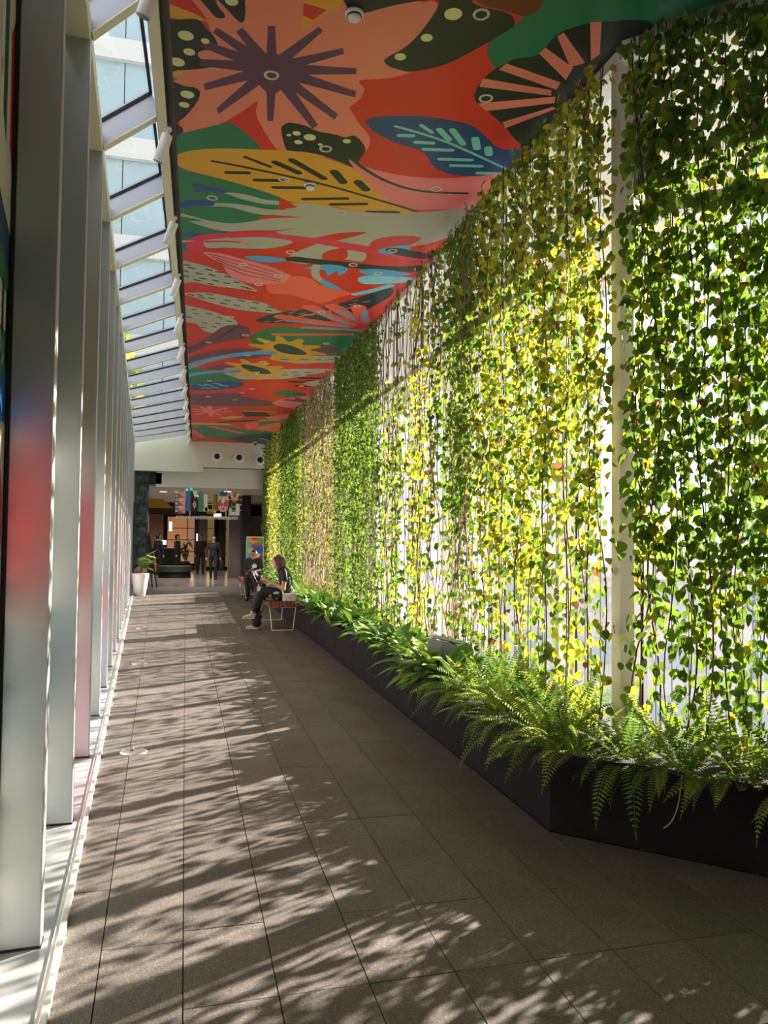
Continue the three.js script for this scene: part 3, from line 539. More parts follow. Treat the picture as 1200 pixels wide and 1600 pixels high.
const edgeX = 2.5, satin = (map) => mat(0xffffff, 0.42, { map });
ceilingPart('painted_panel', satin(muralTexture(1840, 2024, -0.4, 3.6, 2.6, 7.0)), [[XC(2.6), 2.6], [3.6, 2.6], [edgeX, 3.7], [edgeX, 7], [XC(7), 7]], -0.4, 3.6, 2.6, 7.0);
ceilingPart('painted_panel', satin(muralTexture(960, 1920, -0.4, 2.6, 7, 13)), [[XC(7), 7], [edgeX, 7], [edgeX, 13], [XC(13), 13]], -0.4, 2.6, 7, 13);
ceilingPart('painted_panel', satin(muralTexture(560, 2016, -0.4, 2.6, 13, END)), [[XC(13), 13], [edgeX, 13], [edgeX, END], [XC(END), END]], -0.4, 2.6, 13, END);
part(ceiling, 'plain_panel', prism([[XC(2.6), -2.6], [3.6, -2.6], [8.6, 2.1], [-0.25, 2.1]], CEIL, CEIL + 0.04), mat(lin(0.03, 0.17, 0.09), 0.5));
// the roof slab and its wide eaves, which shade the tops of the windows
struct('roof', 'flat roof slab with wide eaves above the windows', prism([[XC(25) - 0.12, -25], [5.15, -25], [5.15, -4.75], [12.0, 2.2], [XC(-2.2) - 0.12, 2.2]], CEIL + 0.22, CEIL + 0.5), M.concrete);

// ---------- window wall ----------
const winMain = structGroup('window_2', 'tall window wall of white mullions behind the hanging vines');
const WM = []; for (let k = 0; k < 17; k++) WM.push(4.76 + 1.2 * k);
const slimGeo = rspan(XG, XG + 0.13, 0.02, 4.4, -0.024, 0.024, 0.004), gasket2 = span(XG + 0.125, XG + 0.135, 0.3, 4.38, -0.034, 0.034);
for (const s of WM) { if (s > 24) continue; const m = part(winMain, 'mullion', slimGeo, M.whitePaint); m.position.z = -s; const g = part(winMain, 'gasket', gasket2, M.gasket); g.position.z = -s; }
const bayEdges = [4.0, ...WM.filter((s) => s < 24), 24.1];
for (let i = 0; i < bayEdges.length - 1; i++) {
  const a = bayEdges[i] + 0.02, b = bayEdges[i + 1] - 0.02;
  part(winMain, 'transom', rspan(XG + 0.03, XG + 0.14, 3.37, 3.43, -a, -b, 0.004), M.whitePaint);
  for (const [y0, y1] of [[0.25, 3.37], [3.43, 4.38]]) part(winMain, 'pane', new THREE.PlaneGeometry(b - a, y1 - y0).rotateY(-Math.PI / 2).translate(XG + 0.135, (y0 + y1) / 2, -(a + b) / 2), M.glass);
}
part(winMain, 'head_beam', rspan(XG - 0.02, XG + 0.16, 4.33, 4.63, -3.95, -24.1, 0.006), M.whitePaint);
part(winMain, 'upstand', span(XG + 0.02, XG + 0.2, -0.2, 0.27, -3.9, -24.1), M.whitePaint);
const corner = struct('trim_1', 'broad white corner post where the window wall bends', prism([[2.44, -4.07], [2.44, -3.975], [2.496, -3.92], [2.62, -4.0], [2.6, -4.07]], 0.0, 4.4), M.whitePaint);
const winWing = structGroup('window_3', 'angled window bay behind the nearest vines');
{
  const along = (t0, t1, o0, o1, y0, y1) => prism([wing(t0, o0), wing(t1, o0), wing(t1, o1), wing(t0, o1)], y0, y1);
  for (const t of [1.3, 2.6, 3.9, 5.2, 6.5]) part(winWing, 'mullion', along(t - 0.024, t + 0.024, 0, 0.13, 0.02, 4.4), M.whitePaint);
  part(winWing, 'gasket', along(0.085, 0.1, 0.02, 0.13, 0.1, 4.38), M.gasket);
  part(winWing, 'transom', along(0.06, 8.4, 0.03, 0.14, 3.38, 3.45), M.whitePaint);
  part(winWing, 'head_beam', along(0, 8.4, -0.06, 0.16, 4.3, 4.63), M.whitePaint);
  part(winWing, 'upstand', along(0.05, 8.4, 0.03, 0.2, -0.2, 0.27), M.whitePaint);
  const ts = [0.1, 1.3, 2.6, 3.9, 5.2, 6.5, 8.4];
  for (let i = 0; i < 6; i++) for (const [y0, y1] of [[0.27, 3.38], [3.45, 4.26]]) { const [ax, az] = wing(ts[i], 0.13), [bx, bz] = wing(ts[i + 1], 0.13); part(winWing, 'pane', new THREE.PlaneGeometry(ts[i + 1] - ts[i], y1 - y0).rotateY(-3 * Math.PI / 4).translate((ax + bx) / 2, (y0 + y1) / 2, (az + bz) / 2), M.glass); }
}
struct('wall_back', 'dark wall behind the viewpoint', span(-0.6, 8.7, -0.2, 4.6, 2.02, 2.2), mat(lin(0.1, 0.095, 0.09), 0.7));

// ---------- planters ----------
const slate = phys(0xffffff, 0.6, { specularIntensity: 0.16, map: noiseTexture(256, (x, y, f, c) => { const k = 0.105 + 0.07 * (c - 0.5) + 0.015 * f; return [k, k, k * 1.12]; }), bumpMap: noiseTexture(128, (x, y, f, c) => [c, c, c], false), bumpScale: 0.002 });
{
  const p1 = thing('planter_box', 'long charcoal planter box running below the window wall', 'planter', [PLX, 0, -3.67]);
  const seams = [0, 1.25, 2.45, 3.65, 4.85, 6.05, 7.25, 8.45, 9.65, 10.85, 12.05, 13.25, 14.45, 15.65, 16.85, 18.05, 19.25, 20.1];
  for (let i = 0; i < seams.length - 1; i++) part(p1, 'panel', metreUV(rspan(0, 0.02, 0.004, 0.405, -(seams[i] + 0.0015), -(seams[i + 1] - 0.0015), 0.003)), slate);
  part(p1, 'inner_liner', span(0.02, 0.03, 0, 0.395, -0.02, -20.1), M.black);
  part(p1, 'soil', span(0.03, 0.6, 0.0, 0.35, -0.25, -20.1), M.soil);
  const p2 = thing('planter_box', 'charcoal planter box angled across the near corner', 'planter', [PLX, 0, -3.67], -Math.PI / 4);
  const q = [0, 1.1, 2.3, 3.5, 4.7, 5.9, 7.1];
  for (let i = 0; i < q.length - 1; i++) part(p2, 'panel', metreUV(rspan(q[i] + 0.0015, q[i + 1] - 0.0015, 0.004, 0.405, 0, -0.02, 0.003)), slate);
  part(p2, 'inner_liner', span(0, 7.1, 0, 0.395, -0.02, -0.03), M.black);
  part(p2, 'soil', prism([[0.02, -0.03], [7.1, -0.03], [7.1, -0.58], [0.3, -0.58]], 0, 0.35), M.soil);
}

// ---------- end of the corridor: bulkhead ----------
const endWall = structGroup('wall_end', 'pale green bulkhead over the opening to the mall');
part(endWall, 'bulkhead', prism([[-1.75, -END], [2.62, -END], [2.62, -END - 0.3], [-1.75, -END - 0.3]], 3.62, 4.9), M.wall);
part(endWall, 'lower_bulkhead', rspan(-1.6, 0.49, 3.46, 3.66, -END + 0.03, -END - 0.3), M.wall);
part(endWall, 'soffit_step', rspan(-0.9, 2.62, 3.02, 3.64, -END - 0.5, -END - 0.9), mat(lin(0.66, 0.65, 0.6), 0.6));
part(endWall, 'soffit', span(-1.75, 2.62, 3.62, 3.7, -END - 0.1, -END - 1), M.wall);
part(endWall, 'side_pier', rspan(2.35, 2.75, 0, 4.9, -END - 0.1, -END - 0.6), M.black);
[[0.89, 3.96], [1.55, 3.95], [2.19, 3.9]].forEach(([x, y], i) => {
  const n = thing('air_nozzle', ['round white air nozzle on bulkhead, leftmost of three', 'round white air nozzle on bulkhead, middle of three', 'round white air nozzle on bulkhead beside the vines'][i], 'air vent', [x, y, -END + 0.005], 0, 'air nozzles on the bulkhead');
  part(n, 'rim', new THREE.TorusGeometry(0.145, 0.03, 8, 24), M.whitePaint);
  part(n, 'cone', new THREE.LatheGeometry([[0.14, 0.01], [0.12, 0.06], [0.085, 0.03], [0.08, -0.0]].map((p) => new THREE.Vector2(...p)), 24).rotateX(Math.PI / 2), M.whitePaint);
  part(n, 'opening', new THREE.CylinderGeometry(0.082, 0.082, 0.02, 20).rotateX(Math.PI / 2).translate(0, 0, 0.03), M.gasket);
});

// ---------- leaves ----------
function leafGeometry(rows, fold, curl) { // rows [t along, half width]; hangs from the origin along -y, faces +z
  const pos = [], idx = []; rows.forEach(([t, w]) => { const z = -curl * t * t; pos.push(0, -t, z, -w, -t, z + fold * w, w, -t, z + fold * w); });
  for (let i = 0; i < rows.length - 1; i++) { const a = 3 * i, b = a + 3; idx.push(a, a + 1, b, b, a + 1, b + 1, a, b, a + 2, b, b + 2, a + 2); }
  const g = new THREE.BufferGeometry(); g.setAttribute('position', new THREE.Float32BufferAttribute(pos, 3)); g.setIndex(idx); g.computeVertexNormals(); return g;
}
const vineLeaf = [leafGeometry([[-0.1, 0.2], [0.02, 0.42], [0.22, 0.52], [0.48, 0.48], [0.72, 0.31], [0.9, 0.12], [1, 0.01]], 0.2, 0.2), leafGeometry([[-0.06, 0.16], [0.1, 0.36], [0.35, 0.44], [0.62, 0.36], [0.85, 0.16], [1, 0.01]], 0.35, 0.45)];
const farLeaf = leafGeometry([[0, 0.15], [0.35, 0.48], [1, 0.02]], 0.25, 0.2);
const leafMat = (c, t = 0.5) => phys(c, 0.95, { transmission: t, thickness: 0, specularIntensity: 0.35, side: THREE.DoubleSide });
const whiteLeaf = leafMat(0xffffff, 0.55);
// leaf tissue of the one vine species: young, middle and old green, autumn yellow, faded brown
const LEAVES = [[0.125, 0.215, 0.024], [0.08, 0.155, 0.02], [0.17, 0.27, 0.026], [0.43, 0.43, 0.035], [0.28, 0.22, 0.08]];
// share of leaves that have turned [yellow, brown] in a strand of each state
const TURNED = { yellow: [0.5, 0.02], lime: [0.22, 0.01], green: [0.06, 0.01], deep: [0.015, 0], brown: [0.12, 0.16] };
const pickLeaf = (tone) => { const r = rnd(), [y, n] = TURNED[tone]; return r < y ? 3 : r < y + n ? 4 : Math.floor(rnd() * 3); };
const RED = [0.17, 0.085, 0.03];
const soloMats = LEAVES.map((c) => leafMat(lin(...c), 0.55));
const redMat = leafMat(lin(...RED), 0.55);
const stemMat = mat(lin(0.07, 0.035, 0.025), 0.9), paleStem = mat(lin(0.24, 0.15, 0.1), 0.9), cableMat = mat(lin(0.05, 0.045, 0.045), 0.5, { metalness: 0.5 });
const DUM = new THREE.Object3D();
function placeLeaf(x, y, z, size, face) {
  DUM.position.set(x, y, z); DUM.rotation.order = 'YXZ';
  DUM.rotation.set(rr(-1.0, 0.35), face + rr(-1.5, 1.5), rr(-0.8, 0.8)); DUM.scale.set(size * rr(0.8, 1.1), size, size); DUM.updateMatrix();
}
// one hanging strand: straight cable, winding stem(s), leaves
function strand({ x, z, face, tone, bottom = 0.36, top = 4.36, count, spread = 0.1, size, solo = 0, stems = 1, profile, label, group, red = 0.03, far, stemTone }) {
  const t = thing('hanging_vine', label, 'vine', [x, bottom, z], 0, group), H = top - bottom;
  part(t, 'support_cable', new THREE.CylinderGeometry(0.0025, 0.0025, H, 4).translate(0, H / 2, 0), cableMat);
  const sg = []; for (let k = 0; k < stems; k++) { const n = far ? 5 : 9, ph = rr(0, 6), a = rr(0.008, 0.03) + 0.025 * k, pts = []; for (let i = 0; i <= n; i++) pts.push(V(a * Math.sin(ph + i * 1.7) + rr(-0.012, 0.012) * (1 + k), H * i / n, a * Math.cos(ph + i * 1.3) + rr(-0.012, 0.012) * (1 + k))); sg.push(tube(pts, rr(0.0035, 0.006), far ? 10 : 22, 4)); }
  part(t, 'stem', merge(sg), stemTone ?? (k => k)(stems > 2 ? paleStem : stemMat));
  const mats = [], cols = []; let made = 0, guard = 0, soloLeft = solo;
  while (made < count && guard++ < count * 6) {
    const h = rnd(); if (rnd() > profile(h)) continue; made++;
    const a = rr(0, 6.283), d = spread * Math.sqrt(rnd()), px = d * 0.75 * Math.cos(a), pz = d * Math.sin(a), sz = size * rr(0.65, 1.15);
    placeLeaf(px, 0.04 + h * (H - 0.05), pz, sz, face);
    const isRed = rnd() < red, ci = pickLeaf(tone);
    if (soloLeft > 0) { soloLeft--; const m = part(t, 'leaf', vineLeaf[made % 2], isRed ? redMat : soloMats[ci]); m.position.copy(DUM.position); m.rotation.copy(DUM.rotation); m.scale.copy(DUM.scale); }
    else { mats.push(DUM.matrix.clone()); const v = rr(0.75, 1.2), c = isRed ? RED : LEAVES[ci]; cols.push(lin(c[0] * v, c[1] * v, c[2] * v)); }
  }
  if (mats.length) { const im = new THREE.InstancedMesh(far ? farLeaf : vineLeaf[0], whiteLeaf, mats.length); mats.forEach((m, i) => { im.setMatrixAt(i, m); im.setColorAt(i, cols[i]); }); im.name = 'foliage'; im.userData.kind = 'stuff'; shade(im); t.add(im); }
  return t;
}
const bell = (h, a, b) => a + (b - a) * h; // density from bottom (a) to top (b)
// [from, to, tone, leaves per strand, density profile(h 0 bottom .. 1 top), stems, description]
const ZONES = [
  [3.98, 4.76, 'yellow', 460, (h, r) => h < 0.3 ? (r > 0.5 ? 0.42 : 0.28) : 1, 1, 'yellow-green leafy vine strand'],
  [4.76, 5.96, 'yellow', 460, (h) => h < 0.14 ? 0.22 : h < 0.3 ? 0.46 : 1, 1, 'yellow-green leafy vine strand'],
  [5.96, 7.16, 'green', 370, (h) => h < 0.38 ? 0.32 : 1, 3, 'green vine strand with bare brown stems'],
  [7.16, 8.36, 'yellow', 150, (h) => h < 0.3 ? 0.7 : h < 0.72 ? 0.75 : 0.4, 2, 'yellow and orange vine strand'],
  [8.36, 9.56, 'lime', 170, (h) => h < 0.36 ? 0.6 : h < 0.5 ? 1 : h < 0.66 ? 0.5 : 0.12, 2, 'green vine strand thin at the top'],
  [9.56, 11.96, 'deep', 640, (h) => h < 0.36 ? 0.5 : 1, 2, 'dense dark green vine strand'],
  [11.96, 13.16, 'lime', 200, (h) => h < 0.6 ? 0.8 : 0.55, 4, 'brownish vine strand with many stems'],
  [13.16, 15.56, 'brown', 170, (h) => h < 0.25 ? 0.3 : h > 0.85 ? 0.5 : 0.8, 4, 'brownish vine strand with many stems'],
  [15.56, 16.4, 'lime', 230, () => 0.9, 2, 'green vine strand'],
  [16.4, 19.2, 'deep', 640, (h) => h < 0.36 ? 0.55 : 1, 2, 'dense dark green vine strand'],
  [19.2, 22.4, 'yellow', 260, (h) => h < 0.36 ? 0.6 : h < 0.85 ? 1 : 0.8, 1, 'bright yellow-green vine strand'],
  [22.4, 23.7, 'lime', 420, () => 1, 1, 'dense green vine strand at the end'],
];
{
  const bays = [4.0, ...WM.filter((s) => s < 24), 24.1], inBay = bays.map(() => 0);
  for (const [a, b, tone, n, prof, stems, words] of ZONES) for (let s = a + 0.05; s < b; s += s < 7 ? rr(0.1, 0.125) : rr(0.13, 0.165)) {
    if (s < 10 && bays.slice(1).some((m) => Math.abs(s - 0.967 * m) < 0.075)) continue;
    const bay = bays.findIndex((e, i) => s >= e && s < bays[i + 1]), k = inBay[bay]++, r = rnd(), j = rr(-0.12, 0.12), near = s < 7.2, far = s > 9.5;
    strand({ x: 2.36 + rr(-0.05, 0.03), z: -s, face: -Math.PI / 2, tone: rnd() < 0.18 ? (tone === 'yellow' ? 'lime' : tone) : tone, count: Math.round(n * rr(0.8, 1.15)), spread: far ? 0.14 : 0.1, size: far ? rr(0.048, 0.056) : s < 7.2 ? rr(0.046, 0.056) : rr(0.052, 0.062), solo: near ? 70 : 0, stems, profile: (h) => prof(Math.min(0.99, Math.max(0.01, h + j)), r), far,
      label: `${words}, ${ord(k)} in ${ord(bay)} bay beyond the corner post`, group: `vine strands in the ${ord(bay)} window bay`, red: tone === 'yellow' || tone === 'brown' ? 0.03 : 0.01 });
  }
  let k = 0;
  for (let t = 0.12; t < 5.6; t += t < 1.4 ? rr(0.075, 0.095) : rr(0.16, 0.2)) {
    const [x, z] = wing(t, -0.12 + rr(-0.06, 0.05)), seen = t < 1.3, cut = rr(0.1, 0.32);
    strand({ x, z, face: -3 * Math.PI / 4, tone: k % 4 === 1 ? 'lime' : 'green', count: seen ? 640 : 640, spread: 0.13, size: rr(0.05, 0.06) * (seen ? 1 : 1.25), solo: seen ? 90 : 0, stems: k % 3 === 0 ? 2 : 1, profile: (h) => h < cut ? (t < 0.3 ? 0.25 : 0.6) : 1, far: !seen, stemTone: stemMat,
      label: seen ? `dark green vine strand in the angled near bay, ${ord(k)} from the corner post` : `dark green vine strand far along the angled bay, ${ord(k)} from the corner post`, group: 'vine strands in the angled near bay', red: 0.012 }); k++;
  }
}

// ---------- planting in the boxes ----------
function fernFrond(L, arch, seedK) { // pinnate frond growing along +x, arching down
  const pos = [], n = 25, P = (u) => V(L * (u - 0.18 * arch * u * u), L * (0.75 * u - arch * u * u), 0.02 * Math.sin(u * 5 + seedK));
  const tri = (a, b, c) => pos.push(...a.toArray(), ...b.toArray(), ...c.toArray());
  for (let i = 0; i < 14; i++) { const a = P(i / 14), b = P((i + 1) / 14), w = V(0, 0, 0.003); tri(a.clone().add(w), b.clone().add(w), a.clone().sub(w)); tri(b.clone().add(w), b.clone().sub(w), a.clone().sub(w)); }
  for (let i = 2; i < n; i++) {
    const u = i / n, c = P(u), d = P(u + 0.01).sub(c).normalize(), len = L * 0.125 * Math.pow(Math.sin(Math.PI * Math.min(1, u * 0.93 + 0.1)), 0.7), w = L * 0.0145;
    for (const s of [-1, 1]) { const out = V(0, -0.22, s).addScaledVector(d, 0.25).normalize(), tip = c.clone().addScaledVector(out, len), m = c.clone().addScaledVector(out, len * 0.45), up = V(0, w * 0.4, 0); tri(c, m.clone().addScaledVector(d, w).add(up), m.clone().addScaledVector(d, -w)); tri(m.clone().addScaledVector(d, w).add(up), tip, m.clone().addScaledVector(d, -w)); }
  }
  const g = new THREE.BufferGeometry(); g.setAttribute('position', new THREE.Float32BufferAttribute(pos, 3)); g.computeVertexNormals(); return g;
}
const fronds = [fernFrond(1, 0.55, 0), fernFrond(1, 0.8, 2), fernFrond(1, 1.05, 4), fernFrond(1, 0.3, 1)];
const fernMats = [[0.12, 0.22, 0.03], [0.2, 0.32, 0.04], [0.34, 0.42, 0.05], [0.08, 0.15, 0.025]].map((c) => leafMat(lin(...c), 0.45));
const bladeLeaf = [leafGeometry([[0, 0.03], [0.15, 0.1], [0.4, 0.17], [0.65, 0.14], [0.85, 0.07], [1, 0.005]], -0.3, -0.5), leafGeometry([[0, 0.02], [0.2, 0.15], [0.45, 0.23], [0.7, 0.17], [0.9, 0.06], [1, 0.005]], -0.25, -0.4)];
const grassLeaf = leafGeometry([[0, 0.03], [0.3, 0.045], [0.6, 0.04], [0.85, 0.025], [1, 0.004]], -0.3, -0.8);
const plantMats = [[0.1, 0.24, 0.03], [0.2, 0.38, 0.04], [0.3, 0.44, 0.05], [0.06, 0.15, 0.03]].map((c) => phys(lin(...c), 0.62, { transmission: 0.35, thickness: 0, specularIntensity: 0.5, side: THREE.DoubleSide }));
function fern(x, z, L, n, toward, label) {
  const t = thing('fern', label, 'fern', [x, 0.345, z], 0, 'ferns in the charcoal planters');
  for (let i = 0; i < n; i++) {
    const a = i / n * 6.283 + rr(-0.25, 0.25), m = part(t, 'frond', fronds[Math.floor(rnd() * 4)], fernMats[Math.floor(rnd() * 4)]), f = Math.max(0, Math.cos(a - toward));
    m.rotation.order = 'YZX'; m.rotation.set(rr(-0.4, 0.4), a, rr(-0.1, 0.75) - 0.3 * f); m.scale.setScalar(L * rr(0.65, 1.1) * (1 + 0.2 * f)); m.position.set(0.03 * Math.cos(a), rr(0, 0.04), -0.03 * Math.sin(a));
  }
  return t;
}
function leafy(name, category, x, z, L, n, geos, mats, label, group, spread = 0.09, lean = [0.4, 1.5]) { // leaves on stalks rising from the soil
  const t = thing(name, label, category, [x, 0.345, z], 0, group);
  const stalks = [];
  for (let i = 0; i < n; i++) {
    const a = rr(0, 6.283), tilt = rr(...lean), h = L * rr(0.25, 0.9), d = spread * Math.sqrt(rnd()) + 0.25 * L * Math.sin(tilt), m = part(t, 'leaf', geos[Math.floor(rnd() * geos.length)], mats[Math.floor(rnd() * mats.length)]);
    m.rotation.order = 'YXZ'; m.rotation.set(Math.PI - tilt + rr(-0.2, 0.2), a, rr(-0.3, 0.3)); // rises outwards and bends over
    m.position.set(-d * Math.sin(a), h * 0.7, -d * Math.cos(a)); m.scale.setScalar(L * rr(0.55, 1));
    stalks.push(tube([V(0.3 * m.position.x, 0, 0.3 * m.position.z), V(0.75 * m.position.x, h * 0.4, 0.75 * m.position.z), m.position.clone()], 0.004, 4, 4));
  }
  part(t, 'stalks', merge(stalks), plantMats[3]); return t;
}
{
  const place = ['below the corner post', 'beside the corner of the planter', 'spilling over the planter edge', 'behind the front row of ferns'];
  const list = [[1.99, 3.72, 0.34, 26], [2.02, 3.95, 0.42, 30], [2.25, 4.2, 0.45, 28], [2.02, 4.35, 0.42, 34], [2.28, 4.65, 0.45, 30], [2.02, 4.75, 0.42, 34], [2.25, 5.1, 0.45, 30], [2.01, 5.15, 0.42, 34], [2.2, 5.5, 0.42, 28], [1.99, 5.6, 0.36, 26], [1.98, 6.35, 0.32, 20], [2.0, 7.3, 0.3, 18]];
  list.forEach(([x, s, L, n], i) => fern(x, -s, L, n, Math.PI, `bushy fern ${i % 2 ? 'at the back' : 'at the front'} of the long planter, ${ord(i)} from the planter corner`));
  [[0.12, -0.42, 0.5], [0.4, -0.46, 0.46], [0.65, -0.4, 0.5], [0.95, -0.47, 0.48], [1.25, -0.42, 0.5], [1.7, -0.45, 0.5], [2.3, -0.42, 0.5]].forEach(([t, o, L], i) => { const [x, z] = wing(t, o + 0.0); fern(x, z, L * 0.88, 30, Math.PI * 1.25, `drooping fern in the angled planter, ${ord(i)} from the planter corner`); });
  // long fronds hanging over the angled box
  for (let i = 0; i < 4; i++) { const [x, z] = wing(0.3 + i * 0.28, -0.54); const t = thing('hanging_fern', `long fern fronds drooping over the angled planter front, ${ord(i)} from the corner`, 'fern', [x, 0.4, z], 0, 'fern fronds over the angled planter'); for (let k = 0; k < 3; k++) { const m = part(t, 'frond', fronds[2 - (k % 2)], fernMats[1 + (k % 2)]); m.rotation.order = 'YZX'; m.rotation.set(rr(-0.3, 0.3), Math.PI * 1.25 + rr(-0.6, 0.6), -0.25 + rr(-0.2, 0.1)); m.scale.setScalar(rr(0.26, 0.36)); } }
  for (let i = 0; i < 7; i++) { const t = thing('hanging_fern', `fern fronds drooping over the long planter front, ${ord(i)} from the corner`, 'fern', [1.9, 0.4, -(3.9 + i * 0.29)], 0, 'fern fronds over the long planter'); for (let k = 0; k < 4; k++) { const m = part(t, 'frond', fronds[2 - (k % 2)], fernMats[k % 4]); m.rotation.order = 'YZX'; m.rotation.set(rr(-0.3, 0.3), Math.PI + rr(-0.9, 0.9), rr(-0.3, 0.25)); m.scale.setScalar(rr(0.24, 0.38)); } }
  one('root_strand', 'pale dry root hanging down the angled planter front', 'root', tube([V(0, 0, 0), V(-0.03, -0.06, 0.03), V(-0.06, -0.14, 0.045), V(-0.1, -0.2, 0.05), V(-0.13, -0.22, 0.045)], 0.003, 14, 5), mat(lin(0.4, 0.36, 0.22), 0.8), [2.29, 0.4, -3.2]);
  // broad leaved plants further along
  for (let i = 0, s = 5.75; s < 9.6; i++, s += 0.24) leafy('leafy_plant', 'plant', i % 2 ? 2.2 : 2.0, -s, rr(0.2, 0.28), 36, bladeLeaf, plantMats, `glossy broad-leaved plant at the ${i % 2 ? 'back' : 'front'} of the planter, ${ord(i)} beyond the ferns`, 'broad-leaved plants in the long planter');
  for (const [x, s, w] of [[1.95, 5.72, 'in front of the grey speaker box'], [1.94, 6.02, 'beside the grey speaker box'], [2.2, 5.8, 'behind the grey speaker box']]) leafy('leafy_plant', 'plant', x, -s, 0.3, 38, bladeLeaf, plantMats, `tall glossy broad-leaved plant ${w}`, 'broad-leaved plants round the speaker');
  for (let i = 0, s = 9.7; s < 12.4; i++, s += 0.27) leafy('leafy_plant', 'plant', i % 2 ? 2.2 : 2.0, -s, rr(0.2, 0.3), 34, i % 3 ? bladeLeaf : [vineLeaf[1]], plantMats, `bushy green plant at the ${i % 2 ? 'back' : 'front'} of the planter, ${ord(i)} before the first bench`, 'bushy plants before the bench');
  for (let i = 0, s = 12.5; s < 16; i++, s += 0.3) leafy('grassy_plant', 'plant', i % 2 ? 2.2 : 2.08, -s, rr(0.26, 0.34), 40, [grassLeaf], plantMats.slice(1, 3), `bright grassy plant behind the benches, ${ord(i)} along`, 'grassy plants behind the benches', 0.1, [0.15, 0.9]);
  for (let i = 0, s = 16.2; s < 23; i++, s += 0.5) leafy('leafy_plant', 'plant', 2.08, -s, rr(0.3, 0.4), 16, bladeLeaf, plantMats, `small green plant in the far planter, ${ord(i)} beyond the grasses`, 'plants in the far planter');
}
{ // small grey garden loudspeaker standing among the leaves
  const t = thing('garden_speaker', 'grey wedge-shaped speaker box standing among the planter leaves', 'speaker', [2.04, 0.31, -5.98], 0.35), g = mat(lin(0.1, 0.125, 0.125), 0.5);
  const s = new THREE.Shape([[-0.1, 0], [0.1, 0], [0.07, 0.33], [-0.06, 0.37]].map((p) => new THREE.Vector2(...p)));
  part(t, 'cabinet', new THREE.ExtrudeGeometry(s, { depth: 0.19, bevelEnabled: true, bevelSize: 0.008, bevelThickness: 0.008, bevelSegments: 1 }).translate(0, 0, -0.095), g);
  part(t, 'cap', rbox(0.2, 0.03, 0.23, 0.0, 0.375, 0, 0.006).rotateZ(-0.25), mat(lin(0.2, 0.25, 0.24), 0.45));
  part(t, 'grille', rbox(0.01, 0.16, 0.14, -0.094, 0.16, 0, 0.004).rotateZ(-0.1), M.black);
}

